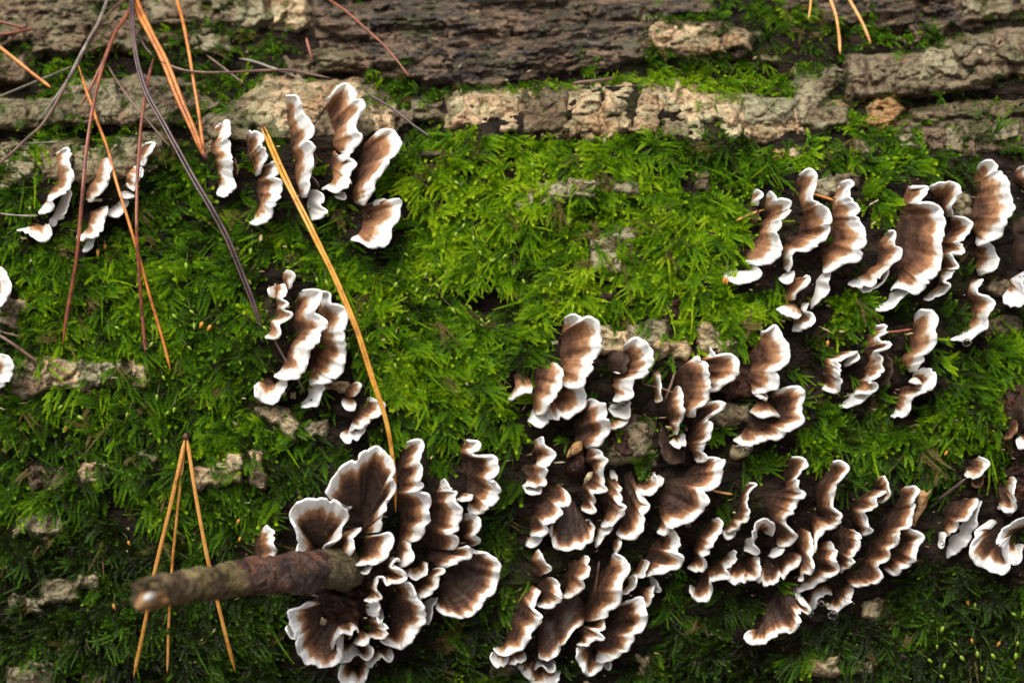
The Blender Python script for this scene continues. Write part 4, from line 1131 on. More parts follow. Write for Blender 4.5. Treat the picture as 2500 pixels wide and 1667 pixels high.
# --- bottom right cluster
T("stepped bracket with pale crumbs behind it, first of the bottom right cluster", [
    L("B7", "1000,760 1070,800 1050,860 1000,940 950,1000 905,1030 915,1070 880,1110 905,1170 890,1235 810,1240 740,1210",
      "965,770 925,850 875,920 835,980 820,1050 825,1110 815,1150 785,1170 748,1195", 17, 105)])
T("thin grey upright bracket curling out of the dark wood", [
    L("B7", "1190,880 1150,920 1100,945 1060,900", "1170,850 1130,850 1090,850 1070,870", 20, 70, under=True),
    L("B7", "1300,455 1360,455 1310,490 1275,560 1270,660 1290,770 1230,810 1160,870 1090,890", "1265,450 1245,550 1230,640 1215,720 1170,780 1110,800 1075,850", 10, 105, dark=4)])
T("white curled bracket like a hook, above a ruffled white foot", [
    L("B7", "1110,1240 1110,1320 1160,1380 1220,1350 1300,1330 1400,1290", "1160,1180 1190,1195 1215,1210 1240,1215 1270,1210 1310,1200", 21, 80),
    L("B8", "255,690 270,620 240,580 180,580 130,630 110,680 120,760 170,790 140,830 50,800", "200,670 190,640 175,625 155,640 140,680 130,720 105,750 85,765 60,780", 30, 118),
    L("B8", "160,840 170,980 130,1010 60,1010 0,1040", "110,830 90,880 70,930 30,960 0,985", 20, 100)])
T("pale-tipped slanting bracket at the lower side of the hooked white one", [
    L("B7", "1150,1060 1180,1080 1150,1160 1070,1210 1110,1290 1020,1310 940,1340 950,1400 930,1480 870,1520 800,1490 770,1430 770,1370",
      "1115,1070 1075,1130 1035,1170 1000,1200 950,1230 890,1260 850,1310 830,1350 825,1380 825,1395 820,1395 805,1380", 17, 88, dark=4)])
T("tall zigzag bracket with a frayed white top in the bottom right cluster", [
    L("B8", "400,115 480,120 515,160 460,200 440,260 440,350 495,380 430,440 400,510 350,540 380,640 435,700 380,750 300,760",
      "370,110 365,180 380,250 365,330 305,370 255,400 245,480 262,560 285,640 290,700 285,740", 16, 120),
    L("B8", "350,770 310,820 270,840 225,830", "300,760 290,780 260,800 230,822", 40, 100)])
T("shallow dark fan with a crimped rim beneath the zigzag one", [
    L("B8", "470,830 450,910 380,950 330,1010 230,1055 130,1010", "420,790 360,810 310,830 260,850 210,860 180,900", 17, 75, dark=14)])
T("grey-brown twisted bracket with a toothed white top, centre of the bottom right cluster", [
    L("B8", "700,150 770,140 815,190 760,260 720,310 710,400 700,480 755,540 710,620 640,640 590,730 560,800 530,740",
      "670,165 645,230 625,310 610,400 615,480 640,550 575,560 555,620 545,680 530,720", 13, 122, dark=8)])
T("dark bracket with knobbly white rim steps below the twisted grey one", [
    L("B8", "680,720 720,790 755,800 730,840 745,890 740,950 650,1000 580,1040 540,1070 450,1100 440,1110", "590,740 570,790 550,830 550,880 560,930 540,960 510,990 480,1030 445,1060", 17, 100, dark=10)])
T("half-hidden dark oval bracket with a thin white rim behind the knobbly one", [
    L("B8", "860,640 925,740 880,820 830,890 760,960", "760,620 740,700 735,780 735,850 740,920", 13, 85, dark=14)])
T("bracket with a loop-shaped curl at its top and a small white foot", [
    L("B8", "1120,350 1080,360 1010,400 1000,460 930,500 930,560 950,620 985,650 920,680", "1000,340 950,380 900,440 865,500 862,560 880,620 905,665", 13, 118, dark=4),
    L("B8", "1040,250 1090,260 1110,330 1120,380 1080,440 1010,440", "1010,310 1035,330 1055,350 1060,370 1050,400 1025,420", 7, 105)])
T("long crumpled bracket edged with water drops, running down to the cluster's lower rim", [
    L("B8", "1240,320 1290,320 1335,345 1300,400 1300,460 1270,550 1280,610 1210,630 1170,720 1110,780 1105,850 1030,900 1050,980 970,1030 880,1060 840,1050",
      "1195,350 1185,430 1150,510 1110,560 1095,640 1060,700 1020,730 995,790 960,850 900,900 830,940 780,990", 13, 112, dark=8)])
T("dark fan with a bright white rim at the outer end of the bottom right cluster", [
    L("B8", "1230,615 1290,640 1370,690 1310,790 1290,880 1200,940 1160,970 1080,930", "1190,640 1180,700 1150,760 1125,800 1105,830 1095,850 1085,870 1078,900", 17, 85, dark=12)])
T("cream-edged dark bracket with a hanging drop, low on the bottom right cluster", [
    L("B8", "850,1030 850,1090 830,1150 840,1180 760,1230 720,1250 660,1210", "770,1040 755,1080 735,1120 725,1145 710,1160 695,1172 680,1185", 15, 65, dark=12)])
T("small cream bracket edge between two water drops", [
    L("B8", "700,1120 640,1120 590,1160 570,1200 530,1240", "690,1060 620,1060 560,1090 520,1130 490,1170", 18, 55, dark=12)])
T("lowest dark red-brown tongue of the bottom right cluster, with a white frilled rim", [
    L("B8", "440,1110 450,1170 520,1220 510,1260 440,1260 460,1330 400,1390 330,1420 250,1440 190,1485 100,1480 60,1440 80,1380",
      "430,1000 400,1060 340,1110 290,1160 250,1190 220,1220 200,1250 185,1290 180,1330 180,1350 170,1360 150,1370", 19, 90, dark=10)])
T("narrow dark tongue with a small white lip between the crimped fan and the knobbly one", [
    L("B8", "540,660 540,760 530,840 550,900 555,970 490,970 480,1015 445,1010", "460,620 445,700 460,800 480,850 470,900 455,950 445,990", 11, 110, dark=8)])
# --- far right and far left
T("little white bracket with a brown bump, above the grey sheet and the purplish needle", [
    L("C1", "450,760 420,820 370,830 345,790", "430,710 400,735 370,745 350,765", -10, 60),
    L("C1", "400,615 470,650 450,700 390,740 330,780 295,750", "395,612 365,650 355,690 318,710 297,735", 15, 90)])
T("ragged grey-white sheet of a bracket showing its underside", [
    L("C1", "345,930 400,935 340,1040 300,1080 240,1110 240,1150 160,1220", "290,930 225,960 190,1020 170,1090 150,1140 135,1190", 10, 80, dark=5),
    L("C1", "420,945 390,1060 370,1150 330,1240 250,1340 160,1385", "345,1040 300,1090 245,1130 225,1170 165,1230 145,1310", 20, 45, under=True),
    L("C1", "170,1190 140,1240 120,1300 95,1270", "120,1180 110,1210 100,1240 95,1255", 30, 55)])
T("small brown tongue with a dripping white tip on the dark rotten wood", [
    L("C1", "670,760 690,800 668,870 675,960 675,1030 610,1030 560,990", "635,765 630,860 585,900 570,950 560,975", 17, 90)])
T("round bracket like a white-rimmed saucer with a frilled white flap beside it", [
    L("C1", "480,1165 400,1180 395,1230 350,1330 380,1420 450,1470 580,1500 630,1470 640,1400 620,1330", "560,1060 565,1100 570,1130 575,1160 580,1185 585,1205 590,1225 596,1245 605,1270 612,1290", 33, 80, endk=.6, ruf=.6),
    L("C1", "770,1070 680,1120 600,1180 545,1290 600,1310 640,1400 720,1390 750,1280", "770,1120 720,1150 690,1180 650,1220 660,1260 680,1290 690,1290 700,1270", 34, 95)])
T("white scrap of a bracket on the dark rotten wood at the picture's edge", [
    L("C1", "690,480 720,540 780,540", "690,470 720,465 780,470", 30, 90)])
T("smooth white bracket cut off by the frame, upper of two beside the reddish stalks", [
    L("C2", "10,180 60,260 90,380 60,460 10,520 0,590", "-50,200 -60,300 -70,400 -60,480 -50,560", 26, 110)])
T("smooth white bracket cut off by the frame, lower of two beside the mossy bark blocks", [
    L("C2", "10,935 80,980 90,1060 60,1160 0,1240", "-50,960 -70,1040 -60,1120 -50,1200", 26, 110)])
T("ragged dark brown old bracket on rotten wood, just above the white scrap", [
    L("C1", "740,150 765,200 735,260 745,360 775,400", "690,140 665,200 645,280 640,340 655,400", -30, 70),
    L("C1", "700,330 690,400 650,450 605,482", "645,315 620,370 605,420 588,465", -6, 75)])
# ------------------------------------------------------------------ moss
def leafy(rs, V, F, A, p0, d0, up, length, nodes, leaf, a0, a1, droop=0.0, taper=.55):
    """adds one leafy stem to the lists, in photo pixels; A keeps how young each leaf is"""
    p = np.array(p0, float); d = np.array(d0, float)
    for k in range(nodes):
        t = k / max(1, nodes - 1)
        d = d + np.array([rs.uniform(-.06, .06), 0, droop / nodes]); d /= np.linalg.norm(d)
        sv = np.cross(d, up); sv /= np.linalg.norm(sv) + 1e-9
        u2 = np.cross(sv, d)
        sc = (1 - taper * t ** 2.5) * (0.6 + 0.4 * min(1, t * 4))
        for s in (-1, 1, 0):
            L = leaf[0] * sc * rs.uniform(.75, 1.25); w = leaf[1] * sc * rs.uniform(.8, 1.2)
            sp = math.radians(rs.uniform(26, 55))
            if s: dv = d * math.cos(sp) + sv * s * math.sin(sp) * .9 + u2 * rs.uniform(-.1, .5)
            else: dv = d * math.cos(sp) + u2 * math.sin(sp) + sv * rs.uniform(-.4, .4)
            dv /= np.linalg.norm(dv)
            wv = np.cross(dv, u2 + sv * .3 * s); wv /= np.linalg.norm(wv) + 1e-9
            i = len(V)
            V += [p, p + dv * L * .42 + wv * w * .5 + u2 * .8, p + dv * L, p + dv * L * .42 - wv * w * .5 + u2 * .8]
            F += [(i, i + 1, i + 2), (i, i + 2, i + 3)]
            g = a0 + (a1 - a0) * t
            A += [g - .1, g, g + .15, g]
        p = p + d * length / nodes
    return p, d


def clump(seed, n, spread, lmin, lmax, lean, bend, leaf, frond=False):
    rs = np.random.default_rng(seed)
    V, F, A = [], [], []
    for i in range(n):
        Ln = rs.uniform(lmin, lmax)
        ang = rs.uniform(*lean); yaw = rs.uniform(-spread, spread)
        d = np.array([math.sin(yaw) * math.cos(ang), math.cos(yaw) * math.cos(ang), math.sin(ang)])
        p = np.array([rs.uniform(-20, 20), rs.uniform(-18, 14), rs.uniform(-6, 4)])
        b = rs.uniform(*bend)
        up = np.array([0, 0, 1.0])
        if not frond:
            leafy(rs, V, F, A, p, d, up, Ln, max(7, int(Ln / 4.6)), leaf, .1, .95, b)
        else:
            m = int(Ln / 6.5)
            q, dd = p.copy(), d.copy()
            for k in range(m):
                t = k / (m - 1)
                dd = dd + np.array([rs.uniform(-.08, .08), 0, b / m]); dd /= np.linalg.norm(dd)
                sv = np.cross(dd, up); sv /= np.linalg.norm(sv)
                for s in (-1, 1):
                    bl = Ln * .34 * (1 - t) ** .7 * rs.uniform(.6, 1.15) + 5
                    bd = dd * .62 + sv * s * .75 + up * rs.uniform(-.05, .25)
                    leafy(rs, V, F, A, q, bd / np.linalg.norm(bd), up, bl, max(2, int(bl / 5)), (leaf[0] * .72, leaf[1] * .72), .15 + .4 * t, .55 + .5 * t, -.25)
                q = q + dd * Ln / m
            leafy(rs, V, F, A, q - dd * 8, dd, up, 14, 4, leaf, .8, 1.1)
    return obj_hidden("moss_shoot", mesh("moss_shoot", np.array(V) * U, F, M_MOSS, smooth=False, attrs={"age": np.clip(A, 0, 1.2)}))


def obj_hidden(name, me):
    return bpy.data.objects.new(name, me)      # only the source of the moss instances; linked nowhere


CL = []
for s in range(3):
    CL.append(clump(40 + s, 5, 1.0, 46, 84, (.3, .95), (-1.5, -.5), (11.5, 4.8)))             # leafy, arching over
for s in range(3):
    CL.append(clump(60 + s, 4, .6, 80, 128, (.15, .6), (-1.0, -.2), (10, 3.7)))                # long hanging strands
for s in range(3):
    CL.append(clump(80 + s, 2, .8, 62, 100, (.3, .8), (-1.1, -.3), (10, 4.2), True))          # feathery fronds
for s in range(2):
    CL.append(clump(90 + s, 8, 2.8, 24, 42, (.6, 1.35), (-.8, .2), (12, 5.4)))                # short upright cushions
for s in range(3):
    CL.append(clump(120 + s, 1, .5, 120, 190, (.35, .6), (-.9, -.5), (9, 3.4)))               # single straggling strands

NM = 52000
mx = rng.uniform(-720, 3200, NM); my = rng.uniform(-230, 1960, NM)
edge = 345 + 50 * noise(mx / 260, 0.5, 9) + 50 * sstep(1500, 2400, mx) - 60 * np.exp(-((mx - 1450) / 420) ** 2)
dens = sstep(edge - 60, edge + 40, my)
top_moss = [[(1370, 212), (1480, 186), (1650, 178), (1820, 190), (1880, 230), (1800, 248), (1640, 226), (1500, 214)],
            [(1640, 150), (1760, 40), (1900, 30), (1990, 60), (1990, 190), (1930, 250), (1840, 200), (1700, 190)],
            [(880, 195), (1000, 180), (1090, 230), (1010, 262), (900, 240)], [(1120, -10), (1220, -10), (1210, 46), (1150, 50)],
            [(1570, -20), (1990, 0), (2060, 60), (2060, 140), (1940, 180), (1900, 240), (1640, 230), (1575, 150)],
            [(1440, 60), (1570, 20), (1580, 90), (1480, 100)], [(1390, 120), (1450, 110), (1450, 170), (1400, 180)],
            [(330, 130), (640, 90), (720, 110), (600, 180), (400, 180)], [(500, 20), (620, 10), (600, 60), (520, 80)],
            [(1940, 20), (2100, 60), (2260, 100), (2330, 110), (2200, 140), (2080, 140), (1960, 150)],
            [(90, 160), (220, 150), (210, 200), (110, 200)], [(400, 260), (520, 190), (600, 200), (560, 290), (440, 330)],
            [(1090, 205), (1380, 195), (1380, 222), (1100, 236)], [(2060, 270), (2180, 320), (2240, 300), (2220, 340), (2080, 340)],
            [(960, 300), (1090, 320), (1090, 360), (980, 360)], [(90, 310), (420, 300), (420, 350), (100, 350)]]
tm = region(mx, my, [np.array(p, float) for p in top_moss])
dens = np.maximum(dens, sstep(-14, 10, tm) * 0.95)
dens = np.maximum(dens, 0.6 * sstep(-.12, .12, fbm(mx / 130, my / 45, 55, 3) + .25 * sstep(1500, 1900, mx) - .1 * sstep(800, 300, mx)))
dens = np.where((mx > 740) & (mx < 1590) & (my < 190), np.minimum(dens, .02 + .95 * (tm > -5)), dens)
pl = samp(PLATE, mx, my)
pm = samp(PMOSS, mx, my)
patch = fbm(mx / 42, my / 42, 77, 3)
dens = np.where(pl > 8 + 9 * noise(mx / 24, my / 24, 13), np.where(patch > 0.5 - pm * 1.5, np.minimum(1, pm * 1.6), 0.0) * np.maximum(dens, .4), dens)
dens = np.where((tm > 6) & (pl < 12), np.maximum(dens, .8), dens)
bare = [[(1270, 1090), (1520, 1090), (1560, 1250), (1470, 1480), (1290, 1500), (1330, 1300)], [(1560, 930), (1680, 900), (1660, 1130), (1590, 1120)],
        [(690, 1380), (940, 1350), (1090, 1380), (1060, 1500), (760, 1480)], [(1650, 1260), (2200, 1180), (2220, 1300), (2020, 1420), (1750, 1420)],
        [(960, 1200), (1120, 1180), (1150, 1340), (1000, 1380)], [(1840, 560), (1960, 560), (2000, 700), (1890, 720)], [(2400, 470), (2560, 480), (2560, 700), (2420, 700)],
        [(2160, 560), (2250, 520), (2230, 640), (2170, 650)], [(1130, 680), (1250, 690), (1250, 745), (1150, 760)], [(2310, 1200), (2440, 1180), (2420, 1290), (2310, 1290)]]
br = region(mx, my, [np.array(p, float) for p in bare])
dens = np.where(br > 0, dens * 0.12, dens)
out = np.maximum(np.maximum(-60 - mx, mx - 2560), np.maximum(-60 - my, my - 1730))
dens = dens * np.where(out > 60, 0.6, 1)
foot = np.full(HMAP.shape, -999.0)
for q in FOOT:
    x0, y0 = q.min(0) - 50; x1, y1 = q.max(0) + 50
    i0, i1 = max(0, int((x0 - GX0) / GST)), min(GNX, int((x1 - GX0) / GST) + 2)
    j0, j1 = max(0, int((y0 - GY0) / GST)), min(GNY, int((y1 - GY0) / GST) + 2)
    foot[j0:j1, i0:i1] = np.maximum(foot[j0:j1, i0:i1], poly_sd(GPX[j0:j1, i0:i1], GPY[j0:j1, i0:i1], q))
fs = samp(foot, mx, my) + 10 * noise(mx / 30, my / 30, 8)
dens = dens * (0.04 + 0.96 * sstep(-16, -42, fs))
bs = region(mx, my, BARE) + 9 * noise(mx / 20, my / 20, 18)
dens = dens * (0.06 + 0.94 * sstep(12, -8, bs))
hv = samp(HMAP, mx, my)
dens = dens * np.where((pl > 0) | (tm > -4) | (my < 300), 1, 0.12 + 0.88 * sstep(-34, -2, hv - 10 * noise(mx / 400, my / 300, 4)))
keepm = rng.uniform(0, 1, NM) < dens
mx, my, pl, tm = mx[keepm], my[keepm], pl[keepm], tm[keepm]
NM = len(mx)
mh = samp(HMAP, mx, my) + rng.uniform(-14, 16, NM)
mp = P(mx, my, mh)
nrm = np.stack([np.zeros(NM), mp[:, 1], mp[:, 2] - ZC], -1); nrm /= np.linalg.norm(nrm, axis=1)[:, None]
dx = np.tile(np.array([1.0, 0, 0]), (NM, 1))
down = np.cross(nrm, dx)            # tangent that runs down the log's face
down *= np.where(down[:, 2:3] > 0, -1, 1)
gdir = 0.75 * fbm(mx / 260, my / 200, 91, 2) * 2 + rng.normal(0, .8, NM) + 0.5 * sstep(1500, 2300, mx) * sstep(1300, 700, my) - .25 * sstep(700, 200, mx)
bdir = down * np.cos(gdir)[:, None] + dx * np.sin(gdir)[:, None]
adir = np.cross(bdir, nrm)
Mx = np.stack([adir, bdir, nrm], -1)
tilt = rng.normal(0, .16, (NM, 1))
eul = np.stack([np.arctan2(Mx[:, 2, 1], Mx[:, 2, 2]), np.arcsin(np.clip(-Mx[:, 2, 0], -1, 1)), np.arctan2(Mx[:, 1, 0], Mx[:, 0, 0])], -1)
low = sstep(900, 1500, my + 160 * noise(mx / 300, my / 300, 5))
kind = rng.uniform(0, 1, NM)
cushy = sstep(.0, .35, fbm(mx / 200, my / 150, 61, 3))
pk = np.stack([.30 - .1 * low, .16 + .16 * low, .27 - .08 * cushy + 0 * low, .14 + .22 * cushy], -1)
pk = np.cumsum(pk / pk.sum(1, keepdims=True), 1)
fam = (kind[:, None] > pk).sum(1).clip(0, 3)
first = np.array([0, 3, 6, 9]); cnt = np.array([3, 3, 3, 2])
idx = first[fam] + (rng.uniform(0, 1, NM) * cnt[fam]).astype(int)
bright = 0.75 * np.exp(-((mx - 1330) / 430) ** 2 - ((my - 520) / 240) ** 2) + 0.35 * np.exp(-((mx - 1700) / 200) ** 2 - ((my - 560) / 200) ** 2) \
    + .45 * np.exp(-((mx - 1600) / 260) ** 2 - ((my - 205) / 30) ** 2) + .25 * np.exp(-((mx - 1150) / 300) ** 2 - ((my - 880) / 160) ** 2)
tint = 0.38 + 0.35 * bright + 0.34 * fbm(mx / 130, my / 95, 71, 3) + rng.normal(0, .12, NM) - 0.13 * low - .10 * sstep(1200, 1550, my) - .05 * sstep(420, 330, my) * (bright < .3) - .06 * sstep(900, 300, mx) * sstep(1000, 1300, my)  # lower moss is deeper green, with the light's falloff put into the tint
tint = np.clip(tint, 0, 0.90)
dead = rng.uniform(0, 1, NM) < 0.012 + 0.10 * (pl > 4) + .30 * sstep(.34, .55, fbm(mx / 90, my / 60, 133, 3))
stray = rng.uniform(0, 1, NM) < 0.03 + 0.05 * np.exp(-((mx - 1550) / 300) ** 2 - ((my - 560) / 220) ** 2) + .04 * np.exp(-((mx - 2200) / 250) ** 2 - ((my - 1000) / 200) ** 2)
stray &= my > 380
idx = np.where(stray, 11 + rng.integers(0, 3, NM), idx)
tint = np.where(stray, np.clip(tint + .16, 0, .95), tint)
scl = rng.uniform(.42, .82, NM) * np.where((my < 330) & (tm < 0), .6, np.where(my < 330, .75, 1))

pm_ = mesh("moss", mp, [], M_MOSS, False)
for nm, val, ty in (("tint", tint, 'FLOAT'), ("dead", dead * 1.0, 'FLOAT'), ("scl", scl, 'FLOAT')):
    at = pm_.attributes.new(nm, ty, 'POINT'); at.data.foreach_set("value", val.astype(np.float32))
at = pm_.attributes.new("idx", 'INT', 'POINT'); at.data.foreach_set("value", idx.astype(np.int32))
at = pm_.attributes.new("rot", 'FLOAT_VECTOR', 'POINT'); at.data.foreach_set("vector", eul.astype(np.float32).ravel())
moss = obj("moss", pm_, None, "bright green feathery moss covering the log", "moss", kind="stuff")
ng = bpy.data.node_groups.new("moss growth", 'GeometryNodeTree')
ng.interface.new_socket("Geometry", in_out='INPUT', socket_type='NodeSocketGeometry')
ng.interface.new_socket("Geometry", in_out='OUTPUT', socket_type='NodeSocketGeometry')
gi = ng.nodes.new("NodeGroupInput"); go = ng.nodes.new("NodeGroupOutput")
iop = ng.nodes.new("GeometryNodeInstanceOnPoints")
jn = ng.nodes.new("GeometryNodeJoinGeometry")
for c in reversed(CL):
    oi = ng.nodes.new("GeometryNodeObjectInfo")
    oi.inputs["Object"].default_value = c
    oi.inputs["As Instance"].default_value = True
    ng.links.new(oi.outputs["Geometry"], jn.inputs[0])


def nattr(nm, ty):
    q = ng.nodes.new("GeometryNodeInputNamedAttribute")
    q.data_type = ty
    q.inputs["Name"].default_value = nm
    return q.outputs["Attribute"]


e2r = ng.nodes.new("FunctionNodeEulerToRotation")
ng.links.new(nattr("rot", 'FLOAT_VECTOR'), e2r.inputs[0])
ng.links.new(gi.outputs[0], iop.inputs["Points"])
ng.links.new(jn.outputs[0], iop.inputs["Instance"])
iop.inputs["Pick Instance"].default_value = True
ng.links.new(nattr("idx", 'INT'), iop.inputs["Instance Index"])
ng.links.new(e2r.outputs[0], iop.inputs["Rotation"])
ng.links.new(nattr("scl", 'FLOAT'), iop.inputs["Scale"])
ng.links.new(iop.outputs[0], go.inputs[0])
md = moss.modifiers.new("growth", 'NODES')
md.node_group = ng

# ------------------------------------------------------------------ pine needles
def tube(path, width, hgt, taper=(0.05, 0.05), flat=0.7, ns=7, groove=0.0, wig=0.6, seed=0, n=None):
    p2 = np.asarray(path, float)
    ln = np.linalg.norm(np.diff(p2, axis=0), axis=1).sum()
    n = n or int(np.clip(ln / 9, 8, 90))
    c = crspline(p2, n)
    t = np.linspace(0, 1, n)
    hh = np.interp(t, np.linspace(0, 1, len(hgt)), hgt)
    c = c + wig * np.stack([sm1(t * ln, 60, seed + 1), sm1(t * ln, 60, seed + 2)], 1)
    ctr = P(c[:, 0], c[:, 1], hh)
    tan = np.gradient(ctr, axis=0); tan /= np.linalg.norm(tan, axis=1)[:, None] + 1e-12
    view = CAM - ctr; view /= np.linalg.norm(view, axis=1)[:, None]
    sidev = np.cross(tan, view); sidev /= np.linalg.norm(sidev, axis=1)[:, None] + 1e-12
    nor = np.cross(sidev, tan)
    dep = np.linalg.norm(CAM - ctr, axis=1) / DIST
    r = width / 2 * U * dep * (1 + 0.07 * sm1(t * ln, 25, seed + 3))
    ea, eb = taper
    r = r * np.clip(np.minimum(0.25 + 0.75 * t / max(ea, 1e-6), 0.12 + 0.88 * (1 - t) / max(eb, 1e-6)), 0.1, 1)
    ang = np.linspace(0, 2 * math.pi, ns, endpoint=False) + math.pi / 2
    rad = np.ones(ns)
    rad[0] = 1 - groove
    v = ctr[:, None] + (sidev[:, None] * np.cos(ang)[None, :, None] + nor[:, None] * (np.sin(ang) * flat)[None, :, None]) * (r[:, None] * rad[None])[..., None]
    i = np.arange(n - 1)[:, None] * ns; j = np.arange(ns)[None]; j2 = (j + 1) % ns
    f = np.stack([i + j, i + j2, i + ns + j2, i + ns + j], -1).reshape(-1, 4).tolist()
    f += [list(range(ns))[::-1], [(n - 1) * ns + k for k in range(ns)]]
    return v.reshape(-1, 3), f, ctr


def needle(frame, s, width, col, hgt, label, taper=(0.02, 0.10), groove=0.25, parent=None, name="pine_needle", cat="pine needle", group="fallen pine needles", flat=.75):
    NL[0] += 1
    v, f, c = tube(pts(frame, s), width * .9, hgt, taper, flat, 8, groove + .12, seed=NL[0] * 5)
    if parent is None:
        return obj(name, mesh(name, v, f, NEEDLE[col]), None, label, cat, group)
    return obj("needle", mesh("needle", v, f, NEEDLE[col]), parent)


def bundle(label, at, needles, sheath, group="fallen pine needles"):
    loc = P(np.array([at[0]]), np.array([at[1]]), np.array([at[2]]))[0]
    root = empty("pine_needle_bundle", tuple(loc), label, "pine needles", group)
    for a in needles:
        needle(*a[:5], None, *(a[5:] if len(a) > 5 else ()), parent=root)
    if sheath:
        fr, s, w, h = sheath
        v, f, c = tube(pts(fr, s), w, h, (0.3, .3), .9, 8)
        obj("sheath", mesh("sheath", v, f, M_SHEATH), root)
    return root


bundle("thick bright orange bundle of three pine needles pointing down from the picture's top", (502, 388, 40), [
    ("D1", "1670,1285 1560,1040 1440,780 1330,500 1230,300 1110,70 1040,-130 980,-330", 11, "orange", (46, 80, 95, 90), (.05, .02)),
    ("D1", "1675,1280 1585,1040 1475,780 1365,500 1262,300 1150,70 1085,-130 1030,-330", 11, "orange", (50, 84, 99, 95), (.05, .02)),
    ("D1", "1672,1265 1640,1020 1620,880 1560,500 1500,180 1450,0 1380,-260", 9, "orange", (48, 78, 90, 70), (.05, .02))],
    ("D1", "1690,1310 1675,1275 1665,1255", 12, (42, 48, 50)))
bundle("long curved golden-yellow pair of needles crossing from the upper brackets to the twig cluster", (640, 314, 60), [
    ("S", "638,312 690,430 761,570 820,690 870,810 907,925 938,1015 953,1090 962,1170 966,1250", 9, "yellow", (70, 145, 150, 135, 130, 120, 90, 60), (.03, .06)),
    ("S", "646,310 699,430 768,568 826,688 875,807 911,922 941,1012 956,1090 964,1170 967,1248", 8, "yellow", (72, 147, 152, 137, 132, 122, 92, 62), (.03, .06))],
    ("S", "641,306 646,322", 12, (64, 72)))
bundle("three spread straw-coloured needles joined at a small red cap, behind the broken twig", (453, 1063, 60), [
    ("S", "452,1070 416,1234 376,1402 350,1540 325,1655", 10.5, "straw", (58, 66, 70, 66, 56), (.04, .06)),
    ("S", "453,1070 442,1170 425,1330 414,1480 408,1645", 7.5, "straw", (54, 50, 48, 40), (.04, .05)),
    ("S", "457,1070 470,1160 492,1290 514,1396 536,1490 575,1640", 10.5, "straw", (58, 66, 66, 60, 54), (.04, .05))],
    ("S", "453,1056 453,1076", 13, (58, 60)))
bundle("thick dark purple pair of needles slanting through the moss from the top", (330, 40, 90), [
    ("S", "322,-60 326,60 332,120 342,168 362,228 402,300 436,362 472,428 518,505 556,575 594,668 622,740 640,806", 8, "purple", (110, 110, 100, 90, 80, 60, 45), (.02, .05)),
    ("S", "316,-60 320,60 326,120 336,170 356,232 396,306 430,368 466,434 511,510 549,580 588,674 616,744 637,808", 7, "purple", (105, 106, 97, 87, 77, 58, 42), (.02, .05))], None)
needle("D1", "930,-150 880,0 800,200 740,300 650,470 560,650 470,780 390,890 300,1000", 8.5, "grey", (70, 110, 110, 70, 50), "pale grey tapering needle arching down from the top beside the orange bundle", (.02, .25))
needle("D1", "1130,-80 1020,0 920,80 790,240 690,420 590,610 500,770 430,900 330,1040 200,1155 80,1270 -40,1370", 8, "brown", (60, 95, 100, 80, 60, 50, 40), "long purplish-brown needle curving from the orange bundle to the picture's edge", (.02, .02))
bundle("dark red needle pair forking above the first brackets and running down over the moss", (310, 30, 100), [
    ("S", "330,-40 318,20 282,80 258,140 243,190 229,252 214,342 206,410 201,478 195,545 189,610 178,684 166,750 152,846", 9.5, "red", (90, 110, 120, 130, 125, 100, 60, 40), (.02, .06)),
    ("D1", "960,230 900,360 855,480 800,600 740,720 690,820 655,885", 8, "red", (90, 80, 70, 60, 45), (.05, .08))], None)
needle("S", "192,160 214,230 238,300 262,362 282,440 305,512 331,598 354,680 380,770 400,840 417,908", 8, "orange", (60, 70, 100, 115, 100, 70, 50, 40), "slim orange-red needle ending in the moss beside the drop", (.06, .04))
needle("S", "374,142 360,202 351,258 343,320 337,402 334,470 333,555 336,610 342,700 350,800 356,866", 9, "red", (70, 80, 95, 118, 120, 90, 60, 45), "straight reddish needle with a water drop near its tip", (.04, .05))
needle("D1", "880,530 960,670 1080,840 1200,980 1310,1110 1400,1210", 6, "brown", (60, 60, 56, 46, 36), "thin dark brown needle slanting beside the thick purple pair", (.05, .1))
needle("D1", "-40,360 0,390 200,550 420,722", 9, "orange", (70, 66, 56, 46), "short orange needle entering from the picture's edge over dark bark", (.02, .06))
needle("D1", "-60,815 0,792 250,690 430,615 600,540", 6.5, "olive", (40, 40, 44, 30), "olive needle lying slantwise on the dark bark near the orange one", (.02, .08))
needle("S", "392,150 435,168 480,176 560,177 690,171 750,180 810,192", 7, "brown", (90, 90, 80, 64, 54, 44), "long dark brown needle lying level above the crusty bark plate", (.05, .06))
needle("D2", "-60,480 0,490 100,515 220,560 340,600 490,668", 6.5, "grey", (36, 44, 50, 48, 40), "greyish needle crossing under the level brown one", (.1, .08))
needle("D1", "1690,450 1860,580 2010,700", 6.5, "brown", (50, 50, 40), "short brown needle beside the thin orange one over dark moss", (.05, .08))
needle("D1", "1120,240 1190,390 1260,470", 5.5, "purple", (70, 80, 76), "tiny dark needle crossing behind the orange bundle", (.05, .08))
needle("D1", "-40,175 60,195 210,240", 8, "red", (36, 34, 24), "short dark red needle in the crevice at the corner, upper of two", (.02, .1))
needle("D1", "-40,290 100,270 280,236", 8, "red", (30, 30, 22), "short dark red needle in the crevice at the corner, lower of two", (.02, .1))
needle("D2", "640,-30 730,30 830,100 1000,250 1150,390 1260,520 1345,640", 6, "red", (60, 66, 64, 60, 56, 50), "thin reddish needle slanting across the smooth dark bark", (.03, .06))
needle("D2", "495,310 515,390 545,490", 8.5, "red", (50, 40, 30), "short stout reddish needle stub beside the smooth dark bark", (.05, .2))
needle("D2", "1005,775 1200,890 1350,1010 1515,1127", 7, "purple", (44, 40, 40, 40), "purplish needle pointing from the crusty plate to the open moss", (.04, .06))
